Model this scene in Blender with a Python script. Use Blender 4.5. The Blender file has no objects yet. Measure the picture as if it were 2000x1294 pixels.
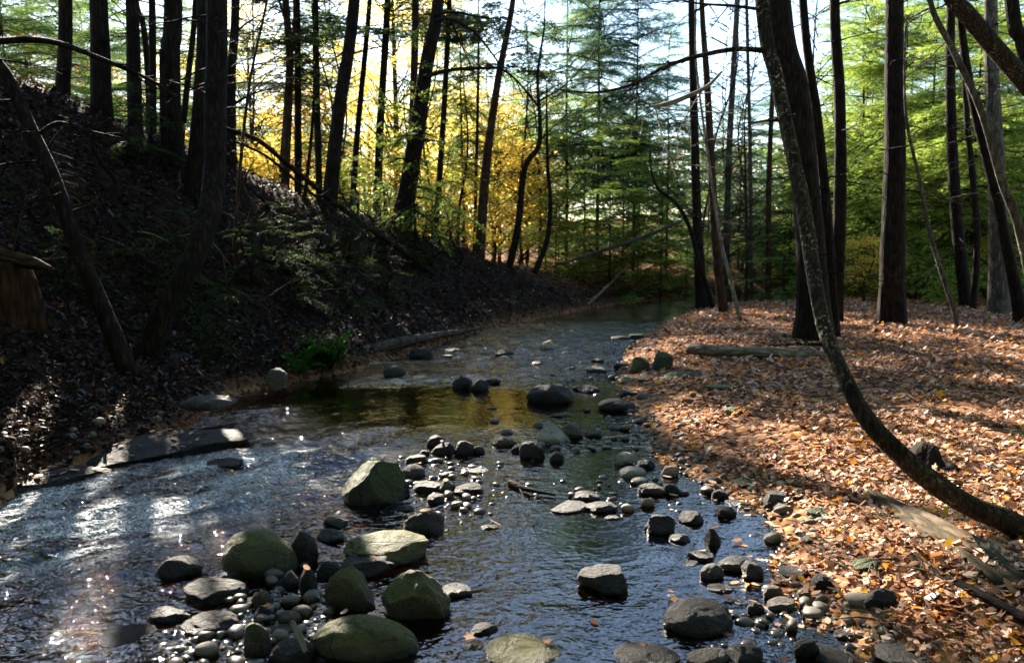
import bpy, math, random
import numpy as np
from math import radians, sin, cos, tan, pi

# ------------------------------------------------------------------ camera, light, exposure
S = bpy.context.scene
COL = S.collection
PITCH = radians(6.5)
CAMH = 1.8
F = 1555.0
cam = bpy.data.cameras.new("camera")
cam.lens = 28.0
cam.sensor_width = 36.0
cam.clip_start = 0.05
cam.clip_end = 2000
cam.dof.use_dof = True
cam.dof.focus_distance = 5.0
cam.dof.aperture_fstop = 3.2
camo = bpy.data.objects.new("camera", cam)
camo.location = (0, 0, CAMH)
camo.rotation_euler = (radians(90) - PITCH, 0, 0)
COL.objects.link(camo)
S.camera = camo

SUN_EL, SUN_AZ = radians(29.5), radians(-24.0)      # azimuth measured from +Y, negative to the left
W = bpy.data.worlds.new("World")
S.world = W
W.use_nodes = True
wn = W.node_tree.nodes
sky = wn.new("ShaderNodeTexSky")
sky.sky_type = 'NISHITA'
sky.sun_disc = False
sky.sun_elevation = SUN_EL
sky.sun_rotation = SUN_AZ
sky.air_density = 1.0
sky.dust_density = 0.25
sky.ozone_density = 1.0
W.node_tree.links.new(sky.outputs[0], wn["Background"].inputs[0])
wn["Background"].inputs[1].default_value = 0.068
sl = bpy.data.lights.new("sun", 'SUN')
sl.energy = 5.0
sl.angle = radians(0.53)
sl.color = (1.0, 0.89, 0.73)
so = bpy.data.objects.new("sun", sl)
so.rotation_euler = (pi / 2 - SUN_EL, 0, pi - SUN_AZ)
so.location = (-20, 40, 30)
COL.objects.link(so)
S.view_settings.view_transform = 'Standard'
S.view_settings.look = 'None'
S.view_settings.gamma = 1.0
S.view_settings.exposure = 2.65
S.cycles.max_bounces = 6
S.cycles.diffuse_bounces = 3
S.cycles.glossy_bounces = 3
S.cycles.transmission_bounces = 4
S.cycles.transparent_max_bounces = 14
S.cycles.sample_clamp_indirect = 6.0

# ------------------------------------------------------------------ helpers
def ray(px, py):
    u = (px - 1000) / F; v = (647 - py) / F
    return np.array([u, cos(PITCH) + v * sin(PITCH), -sin(PITCH) + v * cos(PITCH)])
def on_z(px, py, z=0.0):
    d = ray(px, py); t = (z - CAMH) / d[2]
    return np.array([0, 0, CAMH]) + d * t
def at_d(px, py, Y):
    d = ray(px, py)
    return np.array([0, 0, CAMH]) + d * (Y / d[1])
def h2(ix, iy, seed):
    s = np.sin(ix * 127.1 + iy * 311.7 + seed * 74.7) * 43758.5453
    return s - np.floor(s)
def vn(x, y, seed=0):
    ix = np.floor(x); iy = np.floor(y); fx = x - ix; fy = y - iy
    fx = fx * fx * (3 - 2 * fx); fy = fy * fy * (3 - 2 * fy)
    a = h2(ix, iy, seed); b = h2(ix + 1, iy, seed); c = h2(ix, iy + 1, seed); d = h2(ix + 1, iy + 1, seed)
    return (a + (b - a) * fx) * (1 - fy) + (c + (d - c) * fx) * fy - 0.5
def fbm(x, y, seed=0, o=4):
    r = 0; a = 1.0
    for i in range(o):
        r = r + a * vn(x, y, seed + i * 3.1); x = x * 2.03; y = y * 2.03; a *= 0.5
    return r
def mesh(name, V, polys, smooth=True, mats=(), cols=None):
    """polys: list of (n,k) index arrays"""
    me = bpy.data.meshes.new(name)
    V = np.asarray(V, dtype=np.float32)
    me.vertices.add(len(V)); me.vertices.foreach_set("co", V.ravel())
    lv = np.concatenate([np.asarray(p).ravel() for p in polys]).astype(np.int32)
    ks = np.concatenate([np.full(len(p), np.asarray(p).shape[1]) for p in polys]).astype(np.int32)
    st = np.concatenate([[0], np.cumsum(ks)[:-1]]).astype(np.int32)
    me.loops.add(len(lv)); me.loops.foreach_set("vertex_index", lv)
    me.polygons.add(len(ks)); me.polygons.foreach_set("loop_start", st); me.polygons.foreach_set("loop_total", ks)
    me.polygons.foreach_set("use_smooth", np.full(len(ks), smooth))
    me.update(calc_edges=True)
    for k, v in (cols or {}).items():
        a = me.attributes.new(k, 'FLOAT', 'POINT'); a.data.foreach_set("value", np.asarray(v, dtype=np.float32))
    for m in mats: me.materials.append(m)
    return me
def obj(name, me, parent=None, loc=None, mat=None):
    o = bpy.data.objects.new(name, me); COL.objects.link(o)
    if parent is not None: o.parent = parent
    if loc is not None: o.location = loc
    if mat is not None:
        if not me.materials: me.materials.append(mat)
        o.material_slots[0].link = 'OBJECT'; o.material_slots[0].material = mat
    return o
def tag(o, label=None, cat=None, group=None, kind=None):
    if label: o["label"] = label
    if cat: o["category"] = cat
    if group: o["group"] = group
    if kind: o["kind"] = kind
    return o
def thing(name, label, cat, loc=(0, 0, 0), group=None):
    o = bpy.data.objects.new(name, None); o.empty_display_size = 0.2
    o.location = loc; COL.objects.link(o)
    return tag(o, label, cat, group)
class Acc:
    def __init__(s): s.V = []; s.P = {}; s.n = 0
    def add(s, V, *faces):
        for f in faces:
            f = np.asarray(f)
            if len(f): s.P.setdefault(f.shape[1], []).append(f + s.n)
        s.V.append(np.asarray(V)); s.n += len(V)
    def build(s, name, smooth=True, mats=()):
        return mesh(name, np.concatenate(s.V), [np.concatenate(p) for p in s.P.values()], smooth, mats)

# ------------------------------------------------------------------ materials
class NT:
    def __init__(s, name):
        s.m = bpy.data.materials.new(name); s.m.use_nodes = True
        s.t = s.m.node_tree; s.n = s.t.nodes; s.b = s.n["Principled BSDF"]; s.out = s.n["Material Output"]
    def new(s, ty, ins=None, **kw):
        n = s.n.new("ShaderNode" + ty)
        for k, v in kw.items(): setattr(n, k, v)
        for k, v in (ins or {}).items(): s.set(n.inputs[k], v)
        return n
    def set(s, inp, v):
        if isinstance(v, bpy.types.NodeSocket): s.t.links.new(v, inp)
        elif isinstance(v, bpy.types.Node): s.t.links.new(v.outputs[0], inp)
        else:
            if isinstance(v, tuple) and len(v) == 3 and inp.type == 'RGBA': v = v + (1,)
            inp.default_value = v
    def P(s, k, v): s.set(s.b.inputs[k], v)
    def ramp(s, fac, stops, interp='LINEAR'):
        r = s.n.new("ShaderNodeValToRGB"); r.color_ramp.interpolation = interp
        e = r.color_ramp.elements
        while len(e) < len(stops): e.new(0.5)
        for q, (p, c) in zip(e, stops):
            q.position = p; q.color = (c + (1,)) if isinstance(c, tuple) else (c, c, c, 1)
        s.set(r.inputs[0], fac); return r
    def mix(s, fac, a, b, blend='MIX'):
        m = s.n.new("ShaderNodeMix"); m.data_type = 'RGBA'; m.blend_type = blend
        s.set(m.inputs[0], fac); s.set(m.inputs[6], a); s.set(m.inputs[7], b); return m.outputs[2]
    def math(s, op, a, b=0.0, clamp=False):
        m = s.n.new("ShaderNodeMath"); m.operation = op; m.use_clamp = clamp
        s.set(m.inputs[0], a); s.set(m.inputs[1], b); return m.outputs[0]
    def pos(s): return s.new("NewGeometry").outputs["Position"]
    def noise(s, vec, scale, detail=4, rough=0.55, dist=0.0):
        return s.new("TexNoise", {"Vector": vec, "Scale": scale, "Detail": detail, "Roughness": rough, "Distortion": dist}).outputs[0]
    def scaled(s, vec, sc):
        return s.new("VectorMath", {0: vec, 1: sc}, operation='MULTIPLY').outputs[0]
    def bump(s, h, strength=0.5, dist=0.02, normal=None):
        ins = {"Strength": strength, "Distance": dist, "Height": h}
        if normal is not None: ins["Normal"] = normal
        return s.new("Bump", ins).outputs[0]
    def attr(s, name): return s.new("Attribute", attribute_name=name).outputs["Fac"]

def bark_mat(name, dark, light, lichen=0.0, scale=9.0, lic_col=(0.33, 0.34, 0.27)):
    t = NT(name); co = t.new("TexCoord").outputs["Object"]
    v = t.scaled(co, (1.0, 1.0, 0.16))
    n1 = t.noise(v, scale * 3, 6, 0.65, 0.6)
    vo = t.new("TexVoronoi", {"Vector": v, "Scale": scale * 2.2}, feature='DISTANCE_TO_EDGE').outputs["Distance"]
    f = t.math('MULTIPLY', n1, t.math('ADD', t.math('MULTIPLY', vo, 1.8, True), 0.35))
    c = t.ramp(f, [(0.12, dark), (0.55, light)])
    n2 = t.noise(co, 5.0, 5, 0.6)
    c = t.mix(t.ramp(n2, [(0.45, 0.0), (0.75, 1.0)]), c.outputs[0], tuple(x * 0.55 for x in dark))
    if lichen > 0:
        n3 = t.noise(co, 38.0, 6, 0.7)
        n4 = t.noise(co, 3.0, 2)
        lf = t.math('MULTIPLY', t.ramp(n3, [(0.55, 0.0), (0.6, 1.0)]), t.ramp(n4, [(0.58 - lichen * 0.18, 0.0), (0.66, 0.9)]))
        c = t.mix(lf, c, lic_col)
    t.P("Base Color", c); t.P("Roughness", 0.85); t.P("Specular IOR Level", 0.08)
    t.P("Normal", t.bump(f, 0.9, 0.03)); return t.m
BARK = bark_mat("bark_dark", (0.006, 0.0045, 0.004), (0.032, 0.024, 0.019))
BARK_BR = bark_mat("bark_brown", (0.018, 0.011, 0.007), (0.10, 0.060, 0.038))
BARK_GR = bark_mat("bark_grey", (0.03, 0.027, 0.023), (0.14, 0.125, 0.108), 0.35)
BARK_LI = bark_mat("bark_lichen", (0.012, 0.009, 0.007), (0.065, 0.05, 0.038), 1.0, 14.0, (0.42, 0.38, 0.24))
BARK_PALE = bark_mat("bark_pale", (0.10, 0.09, 0.075), (0.38, 0.34, 0.28), 0.3)
WOOD = bark_mat("wood_weathered", (0.07, 0.055, 0.04), (0.34, 0.29, 0.22), 0.4, 6.0, (0.10, 0.13, 0.04))
WOOD_DK = bark_mat("wood_mossy", (0.025, 0.019, 0.013), (0.16, 0.12, 0.08), 1.0, 7.0, (0.035, 0.05, 0.012))
ROT = bark_mat("wood_rotten", (0.014, 0.008, 0.005), (0.075, 0.034, 0.016), 0.0, 6.0)

def leaf_mat(name, stops, trans=0.5, gloss=0.004, shift=0.15, gap=0.0):
    t = NT(name)
    ri = t.new("NewGeometry").outputs["Random Per Island"]
    oi = t.new("ObjectInfo").outputs["Random"]
    f = t.math('ADD', t.math('MULTIPLY', ri, 1 - shift), t.math('MULTIPLY', oi, shift))
    c = t.ramp(f, stops)
    d = t.new("BsdfDiffuse", {"Color": c})
    tr = t.new("BsdfTranslucent", {"Color": t.mix(0.45, c.outputs[0], t.mix(1.0, c.outputs[0], c.outputs[0], 'ADD'))})
    m = t.new("MixShader", {0: trans, 1: d, 2: tr})
    g = t.new("BsdfGlossy", {"Color": (0.8, 0.8, 0.8, 1), "Roughness": 0.45})
    fr = t.new("Fresnel", {"IOR": 1.35})
    m2 = t.new("MixShader", {0: t.math('MULTIPLY', fr, gloss * 4, True), 1: m, 2: g})
    if gap > 0: m2 = t.new('MixShader', {0: gap, 1: m2, 2: t.new('BsdfTransparent')})     # light passing between the needles
    t.set(t.out.inputs[0], m2.outputs[0]); return t.m
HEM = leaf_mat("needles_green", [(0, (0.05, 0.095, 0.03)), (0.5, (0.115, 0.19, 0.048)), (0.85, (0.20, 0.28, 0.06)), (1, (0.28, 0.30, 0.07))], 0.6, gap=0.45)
HEM_DK = leaf_mat("needles_dark", [(0, (0.014, 0.028, 0.010)), (0.6, (0.034, 0.058, 0.016)), (1, (0.085, 0.11, 0.03))], 0.45, gap=0.1)  # darkened copy of the green needles, puts shade into the slope saplings' colour
HEM_LT = leaf_mat("needles_light", [(0, (0.08, 0.14, 0.028)), (0.6, (0.19, 0.27, 0.045)), (1, (0.34, 0.36, 0.07))], 0.55, gap=0.35)
HEM_BL = leaf_mat("needles_bluish", [(0, (0.045, 0.09, 0.05)), (0.6, (0.095, 0.165, 0.08)), (1, (0.08, 0.13, 0.06))], 0.45, gap=0.45)
YEL = leaf_mat("leaf_yellow", [(0, (0.50, 0.33, 0.04)), (0.35, (0.64, 0.50, 0.08)), (0.7, (0.70, 0.60, 0.13)), (1, (0.38, 0.46, 0.10))], 0.75, gap=0.15)
GOLD = leaf_mat("leaf_gold", [(0, (0.46, 0.22, 0.04)), (0.4, (0.60, 0.40, 0.07)), (0.75, (0.68, 0.54, 0.11)), (1, (0.34, 0.40, 0.09))], 0.75, gap=0.15)
ORA = leaf_mat("leaf_orange", [(0, (0.34, 0.07, 0.015)), (0.5, (0.56, 0.16, 0.02)), (1, (0.62, 0.30, 0.04))], 0.55)
LIME = leaf_mat("leaf_lime", [(0, (0.16, 0.22, 0.03)), (0.6, (0.32, 0.38, 0.05)), (1, (0.52, 0.46, 0.07))], 0.6)
FERN = leaf_mat("leaf_fern", [(0, (0.012, 0.05, 0.006)), (0.6, (0.026, 0.10, 0.012)), (1, (0.07, 0.15, 0.025))], 0.5, 0.0)
LITTER = leaf_mat("leaf_litter", [(0, (0.035, 0.018, 0.012)), (0.15, (0.13, 0.06, 0.036)), (0.42, (0.33, 0.18, 0.11)),
                                  (0.66, (0.52, 0.33, 0.23)), (0.83, (0.64, 0.46, 0.35)), (0.86, (0.44, 0.20, 0.08)), (0.94, (0.56, 0.19, 0.025)), (1, (0.62, 0.34, 0.03))], 0.2, 0.02, 0.0)
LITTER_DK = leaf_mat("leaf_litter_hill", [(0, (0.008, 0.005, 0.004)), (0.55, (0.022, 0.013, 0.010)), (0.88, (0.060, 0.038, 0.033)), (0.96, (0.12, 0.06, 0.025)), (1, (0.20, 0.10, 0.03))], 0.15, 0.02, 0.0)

def terrain_mat():
    t = NT("forest_floor"); p = t.pos()
    bed = t.attr("bed"); hill = t.attr("hill"); cut = t.attr("cut")
    vo = t.new("TexVoronoi", {"Vector": p, "Scale": 17.0, "Randomness": 1.0})
    cell = t.new("SeparateColor", {0: vo.outputs["Color"]}).outputs[0]
    n = t.noise(p, 3.0, 5)
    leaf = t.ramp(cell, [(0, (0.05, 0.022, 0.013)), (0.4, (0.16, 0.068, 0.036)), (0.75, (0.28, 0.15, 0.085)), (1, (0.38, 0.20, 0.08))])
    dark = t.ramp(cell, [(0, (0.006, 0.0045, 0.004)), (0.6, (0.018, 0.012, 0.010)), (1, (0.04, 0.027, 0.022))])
    vb = t.new("TexVoronoi", {"Vector": p, "Scale": 9.0, "Randomness": 1.0})
    cb = t.new("SeparateColor", {0: vb.outputs["Color"]}).outputs[1]
    gr = t.ramp(cb, [(0, (0.03, 0.019, 0.008)), (0.5, (0.15, 0.085, 0.026)), (0.85, (0.28, 0.165, 0.05)), (1, (0.32, 0.22, 0.11))])
    gr2 = t.mix(t.ramp(n, [(0.4, 0.0), (0.65, 0.8)]), gr.outputs[0], (0.13, 0.07, 0.02))
    soil = t.ramp(t.noise(p, 11, 6, 0.7), [(0.3, (0.006, 0.0045, 0.004)), (0.7, (0.030, 0.018, 0.013))])
    moss = t.ramp(t.noise(p, 2.2, 5, 0.6), [(0.55, 0.0), (0.68, 1.0)])
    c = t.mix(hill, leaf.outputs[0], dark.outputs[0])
    c = t.mix(t.math('MULTIPLY', t.math('MULTIPLY', moss, hill), 0.55), c, (0.022, 0.036, 0.008))
    c = t.mix(cut, c, soil.outputs[0])
    c = t.mix(bed, c, gr2)
    t.P("Base Color", c); t.P("Roughness", 0.9); t.P("Specular IOR Level", 0.06)
    h = t.math('ADD', t.math('MULTIPLY', vo.outputs["Distance"], -1.2), t.math('MULTIPLY', t.noise(p, 26, 4), 0.8))
    t.P("Normal", t.bump(h, 0.7, 0.03)); return t.m
TERR = terrain_mat()

def water_mat():
    t = NT("stream_water"); p = t.pos()
    ch = t.attr("chop"); fo = t.attr("foam")
    n1 = t.noise(t.scaled(p, (1.0, 1.35, 1.0)), 10.0, 1.5, 0.5, 0.7)
    n2 = t.noise(p, 30.0, 1.0, 0.5, 0.5)
    n3 = t.noise(p, 3.2, 3, 0.5, 0.8)
    h = t.math('ADD', t.math('MULTIPLY', n1, 0.55), t.math('ADD', t.math('MULTIPLY', n2, 0.20), n3))
    s = t.math('ADD', t.math('MULTIPLY', ch, 1.25), 0.06)
    b = t.new("Bump", {"Strength": s, "Distance": 0.06, "Height": h}).outputs[0]
    gl = t.new("BsdfGlossy", {"Color": (1, 1, 1, 1), "Roughness": 0.012, "Normal": b})
    tr = t.new("BsdfTransparent", {"Color": t.mix(t.attr("shallow"), (0.42, 0.29, 0.14), (0.88, 0.74, 0.48))})
    fr = t.new("Fresnel", {"IOR": 1.7, "Normal": b})
    m = t.new("MixShader", {0: fr, 1: tr, 2: gl})
    fd = t.new("BsdfDiffuse", {"Color": (0.78, 0.82, 0.86, 1), "Normal": b})
    fn = t.noise(t.scaled(p, (1.0, 1.0, 1.0)), 26.0, 7, 0.8, 2.6)
    ff = t.math('MULTIPLY', fo, t.ramp(fn, [(0.47, 0.0), (0.56, 1.0)]))
    m2 = t.new("MixShader", {0: ff, 1: m, 2: fd})
    t.set(t.out.inputs[0], m2.outputs[0]); return t.m
WATER = water_mat()

def rock_mat(name, dark, light, moss=0.0, mcol=(0.055, 0.085, 0.014), wet=1.0):
    t = NT(name); co = t.new("TexCoord").outputs["Object"]; g = t.new("NewGeometry")
    oi = t.new("ObjectInfo").outputs["Random"]
    off = t.new("VectorMath", {0: co, 1: t.new("CombineXYZ", {0: t.math('MULTIPLY', oi, 37.0), 1: t.math('MULTIPLY', oi, 91.0)})}, operation='ADD').outputs[0]
    n1 = t.noise(off, 7.0, 10, 0.7, 0.3); n2 = t.noise(off, 45.0, 5, 0.75); n3 = t.noise(off, 2.0, 3)
    c = t.ramp(t.math('ADD', t.math('MULTIPLY', n1, 0.65), t.math('MULTIPLY', n2, 0.35)), [(0.32, dark), (0.68, light)])
    c = t.mix(t.math('MULTIPLY', oi, 0.35), c.outputs[0], tuple(x * 0.6 for x in dark))
    sp = t.ramp(t.noise(off, 18.0, 5, 0.7), [(0.60, 0.0), (0.68, 0.6)])
    c = t.mix(sp, c, tuple(min(1, x * 1.35) for x in light))
    if moss > 0:
        nz = t.new("SeparateXYZ", {0: g.outputs["Normal"]}).outputs[2]
        mf = t.math('ADD', t.math('MULTIPLY', nz, 0.55), t.math('ADD', t.math('MULTIPLY', n3, 0.55), t.math('MULTIPLY', n1, 0.3)))
        mf = t.ramp(mf, [(0.98 - moss * 0.55, 0.0), (1.12 - moss * 0.45, 0.92)])
        c = t.mix(mf, c, t.ramp(n2, [(0.3, tuple(x * 0.45 for x in mcol)), (0.7, mcol)]).outputs[0])
    vc = t.new("TexVoronoi", {"Vector": t.new("VectorMath", {0: off, 1: t.new("VectorMath", {0: t.new("TexNoise", {"Vector": off, "Scale": 4.0}).outputs[1], 1: (0.3, 0.3, 0.3)}, operation='MULTIPLY').outputs[0]}, operation='ADD').outputs[0], "Scale": 3.2}, feature='DISTANCE_TO_EDGE').outputs["Distance"]
    crack = t.ramp(vc, [(0.0, 1.0), (0.03, 0.0)])
    c = t.mix(t.math('MULTIPLY', crack, t.ramp(n3, [(0.48, 0.0), (0.6, 0.75)])), c, tuple(x * 0.35 for x in dark))
    z = t.new("SeparateXYZ", {0: g.outputs["Position"]}).outputs[2]
    w = t.ramp(t.math('ADD', z, t.math('MULTIPLY', n3, 0.06)), [(0.035, 1.0), (0.085, 0.0)])
    w = t.math('MULTIPLY', w, wet)
    c = t.mix(w, c, t.mix(1.0, c, (0.32, 0.32, 0.34), 'MULTIPLY'))
    t.P("Specular IOR Level", 0.28); t.P("Base Color", c); t.P("Roughness", t.math('SUBTRACT', t.ramp(n1, [(0.3, 0.42), (0.7, 0.75)]), t.math('MULTIPLY', w, 0.3)))
    t.P("Normal", t.bump(t.math('SUBTRACT', t.math('ADD', n1, t.math('MULTIPLY', n2, 0.45)), t.math('MULTIPLY', crack, 0.12)), 0.9, 0.07)); return t.m
RM = {
    'dark': rock_mat("rock_dark", (0.007, 0.0065, 0.0065), (0.036, 0.033, 0.031)),
    'grey': rock_mat("rock_grey", (0.024, 0.023, 0.022), (0.105, 0.098, 0.092)),
    'pale': rock_mat("rock_pale", (0.22, 0.20, 0.17), (0.50, 0.46, 0.39)),
    'tan': rock_mat("rock_tan", (0.045, 0.034, 0.024), (0.17, 0.13, 0.092)),
    'olive': rock_mat("rock_olive", (0.024, 0.024, 0.015), (0.13, 0.125, 0.075), 0.62, (0.12, 0.125, 0.03)),
    'moss': rock_mat("rock_moss", (0.018, 0.016, 0.013), (0.08, 0.073, 0.058), 0.9, (0.05, 0.085, 0.010)),
    'pink': rock_mat("rock_pink", (0.16, 0.10, 0.08), (0.40, 0.29, 0.24)),
}
def gravel_mat():
    t = NT("gravel"); ri = t.new("NewGeometry").outputs["Random Per Island"]; p = t.pos()
    c = t.ramp(ri, [(0, (0.02, 0.018, 0.017)), (0.5, (0.08, 0.07, 0.06)), (0.85, (0.14, 0.118, 0.09)), (1, (0.30, 0.26, 0.21))])
    c = t.mix(t.noise(p, 60, 4), c.outputs[0], (0.10, 0.08, 0.06))
    z = t.new("SeparateXYZ", {0: p}).outputs[2]
    w = t.ramp(z, [(0.02, 1.0), (0.05, 0.0)])
    c = t.mix(w, c, t.mix(1.0, c, (0.35, 0.33, 0.3), 'MULTIPLY'))
    t.P("Base Color", c); t.P("Roughness", t.math('SUBTRACT', 0.75, t.math('MULTIPLY', w.outputs[0], 0.5))); return t.m
GRAVEL = gravel_mat()

# ------------------------------------------------------------------ terrain
LEFT = [(-3.3, -12), (-3.5, -2), (-3.6, 2.5)] + [tuple(on_z(*p)[:2]) for p in
    [(-330, 1150), (0, 985), (120, 935), (280, 880), (370, 828), (450, 775), (560, 748), (650, 735), (760, 705), (840, 682), (930, 647), (1060, 620), (1180, 599)]]
FAR = [tuple(on_z(1262, 588)[:2]), tuple(on_z(1340, 584)[:2]), (8.5, 26.0), (16, 27.5), (40, 30)]
RIGHT = [(40, 27.5), (16, 25.3), (9.0, 23.9)] + [tuple(on_z(*p)[:2]) for p in
    [(1400, 597), (1345, 607), (1312, 625), (1262, 650), (1222, 690), (1205, 725), (1222, 765), (1252, 805), (1262, 850), (1290, 885), (1345, 925),
     (1420, 965), (1490, 1010), (1535, 1062), (1535, 1115), (1575, 1190), (1660, 1245), (1730, 1300)]] + [(1.75, 2.4), (1.9, 0), (2.2, -12)]
POLY = np.array(LEFT + FAR + RIGHT)
NL = len(LEFT) + 1; NF = len(LEFT) + len(FAR)
def sdist(x, y):
    """signed distance to the stream (negative in the water), and True where the nearest bank is the left or far one"""
    best = np.full(x.shape, 1e9); side = np.zeros(x.shape, bool); ins = np.zeros(x.shape, bool)
    n = len(POLY)
    for i in range(n):
        a = POLY[i]; b = POLY[(i + 1) % n]
        ex, ey = b - a; L = ex * ex + ey * ey
        t = np.clip(((x - a[0]) * ex + (y - a[1]) * ey) / L, 0, 1)
        d = (x - a[0] - t * ex) ** 2 + (y - a[1] - t * ey) ** 2
        m = d < best
        best = np.where(m, d, best); side = np.where(m, i < NF - 1, side)
        c = ((a[1] > y) != (b[1] > y))
        with np.errstate(divide='ignore', invalid='ignore'):
            xi = a[0] + (y - a[1]) * ex / (ey if ey != 0 else 1e-9)
        ins ^= (c & (x < xi))
    d = np.sqrt(best)
    return np.where(ins, -d, d), side
HY = [-12, 6, 9, 12, 16, 20, 22, 24, 30, 60, 130]
HZ = [6.5, 6.0, 5.3, 4.5, 3.0, 1.9, 1.0, 0.65, 0.6, 1.5, 5.0]
def ground(x, y, full=False):
    x = np.asarray(x, float); y = np.asarray(y, float)
    s, left = sdist(x, y)
    s = s + 0.10 * fbm(x * 1.7, y * 1.7, 5, 3) * np.clip(1, 0, 1)
    n1 = fbm(x * 0.8, y * 0.8, 1, 4); n2 = fbm(x * 3.3, y * 3.3, 2, 3)
    sp = np.maximum(s, 0)
    zb = -0.24 * (1 - np.exp(np.minimum(s, 0) / 0.55)) + 0.06 * fbm(x * 6, y * 6, 8, 3) * (s < 0)
    zr = 0.27 * (1 - np.exp(-sp / 0.9)) + 0.055 * n1 * np.minimum(sp, 1) + 0.03 * n2 * np.minimum(sp * 2, 1) + np.clip(sp - 12, 0, 60) * 0.012
    # low root-held lip along the near right bank
    zr = zr + 0.16 * np.exp(-((x - 2.3) / 0.45) ** 2 - ((y - 3.5) / 0.8) ** 2)
    H = np.interp(y, HY, HZ) + 0.35 * n1
    hs = 0.55 * (1 - np.exp(-sp / 0.55)) + 0.92 * (np.sqrt(np.maximum(sp - 1.0, 0) ** 2 + 0.16) - 0.4 * (sp > 1.0) - 0.4 * (sp <= 1.0))
    hs = np.maximum(hs, 0)
    k = 0.25
    zl = -k * np.log(np.exp(-np.minimum(hs, 30) / k) + np.exp(-np.maximum(H, 0.4) / k)) + 0.02
    zl = np.where(sp > 0, zl + (0.10 * n1 + 0.05 * n2) * np.minimum(sp * 1.5, 1), 0)
    z = np.where(s < 0, zb, np.where(left, zl, zr))
    if full: return z, s, left
    return z
def gz(x, y): return float(ground(np.array([x]), np.array([y]))[0])

ys = np.concatenate([np.linspace(-11, 1.2, 34)[:-1], 1.2 * np.exp(np.linspace(0, math.log(130 / 1.2), 470))])
tt = np.linspace(-1, 1, 640)
tt = 0.55 * tt + 0.45 * tt ** 3
GX = tt[None, :] * (4.5 + 1.35 * np.maximum(ys, 1.2))[:, None]; GY = np.repeat(ys[:, None], len(tt), 1)
GZ, GS, GL = ground(GX, GY, True)
def gridfaces(r, c):
    i = np.arange(r * c).reshape(r, c)
    return np.stack([i[:-1, :-1], i[:-1, 1:], i[1:, 1:], i[1:, :-1]], -1).reshape(-1, 4)
gf = gridfaces(*GX.shape)
bed = np.clip(0.5 - (GS + np.where(GL, 0.10, -0.02)) / 0.2, 0, 1)
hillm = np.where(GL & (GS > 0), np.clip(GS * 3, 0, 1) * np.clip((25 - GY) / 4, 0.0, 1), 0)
cut = np.where(GL, np.clip(1 - np.abs(GS - 0.35) / 0.45, 0, 1), 0)
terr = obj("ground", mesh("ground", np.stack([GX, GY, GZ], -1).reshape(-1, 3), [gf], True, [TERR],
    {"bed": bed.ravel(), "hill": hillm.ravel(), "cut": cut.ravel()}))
tag(terr, kind="structure")

# ------------------------------------------------------------------ water
yw = np.concatenate([np.linspace(-6, 2.4, 14)[:-1], 2.4 * np.exp(np.linspace(0, math.log(33 / 2.4), 560))])
tw = np.linspace(-1, 1, 620)
WX = tw[None, :] * (1.2 + 0.80 * np.maximum(yw, 2.4))[:, None]; WY = np.repeat(yw[:, None], len(tw), 1)
ws, _ = sdist(WX, WY)
def blob(px, py, rx, ry, rot=0):
    c = on_z(px, py); dx = WX - c[0]; dy = WY - c[1]
    a = cos(rot) * dx + sin(rot) * dy; b = -sin(rot) * dx + cos(rot) * dy
    return np.exp(-(a / rx) ** 2 - (b / ry) ** 2)
flow = 0.75
rapid = np.clip(blob(330, 930, 1.5, .55, .65) + blob(120, 1000, 1.1, .6, .65) + blob(60, 1100, .7, .5, .6) + 0.8 * blob(560, 900, 1.1, .7, .7) + blob(430, 830, 1.0, .4, .8)
                + 0.5 * blob(300, 1150, .9, .7, .6) + 0.55 * blob(620, 960, .9, .6, .6), 0, 1)
rapid = np.clip(rapid + 0.7 * blob(830, 742, 1.6, .4, .25) + 0.9 * blob(1050, 690, 2.2, 1.6, 0.3) + 0.8 * blob(1120, 645, 3, 2.2, .4), 0, 1)
calm = np.clip(0.9 * blob(880, 800, 1.6, .9) + blob(1250, 1040, .7, .5) + blob(850, 800, 1.3, .9) + blob(1200, 920, .6, .5) + blob(680, 770, 1.2, .5) + 0.8 * blob(1190, 620, 2.4, 1.2), 0, 1)
chop = np.clip(0.20 + 0.8 * rapid - 0.34 * calm, 0.03, 1)
shal = np.clip(np.clip(1 + ws / 0.35, 0, 1) * (WX > 0.25 * WY - 1.2) * 0.9 + blob(880, 830, 1.1, 1.5) + 0.8 * blob(960, 930, .5, .6) + 0.7 * blob(900, 720, 1.6, .9) + 0.6 * blob(1200, 920, .6, .7) + .5 * blob(900, 1080, .45, .5), 0, 1)
ca, sa = cos(flow), sin(flow)
U = ca * WX + sa * WY; Vv = -sa * WX + ca * WY
wv = 0.042 * rapid * fbm(U * 2.2, Vv * 4.2, 11, 4) * 2 + 0.016 * chop * fbm(WX * 5, WY * 7, 12, 3) + 0.006 * chop * fbm(WX * 14, WY * 18, 13, 2)
wv += 0.010 * blob(330, 930, 1.5, .55, .65) * np.sin(Vv * 9 + 3 * vn(U * 1.5, Vv * 2, 4))
WZ = wv + 0.004
foam = np.clip(1.0 * blob(370, 925, .75, .22, .75) + 1.0 * blob(170, 975, .6, .25, .7) + 0.9 * blob(40, 1075, .45, .3, .8) + 0.35 * blob(330, 960, 1.4, .6, .7)
               + 0.6 * blob(830, 743, .7, .16, .2) + 0.25 * blob(560, 905, .5, .3, .7) + .3 * blob(250, 1010, .9, .5, .7), 0, 1)
foam = np.clip(foam * 1.5, 0, 1) * np.clip(0.45 + 1.9 * fbm(U * 2.5, Vv * 6, 21, 3), 0, 1)
fw = gridfaces(*WX.shape)
keep = (ws.ravel()[fw] < 0.35).any(1) & (WY.ravel()[fw] < 32).all(1)
fw = fw[keep]
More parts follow.
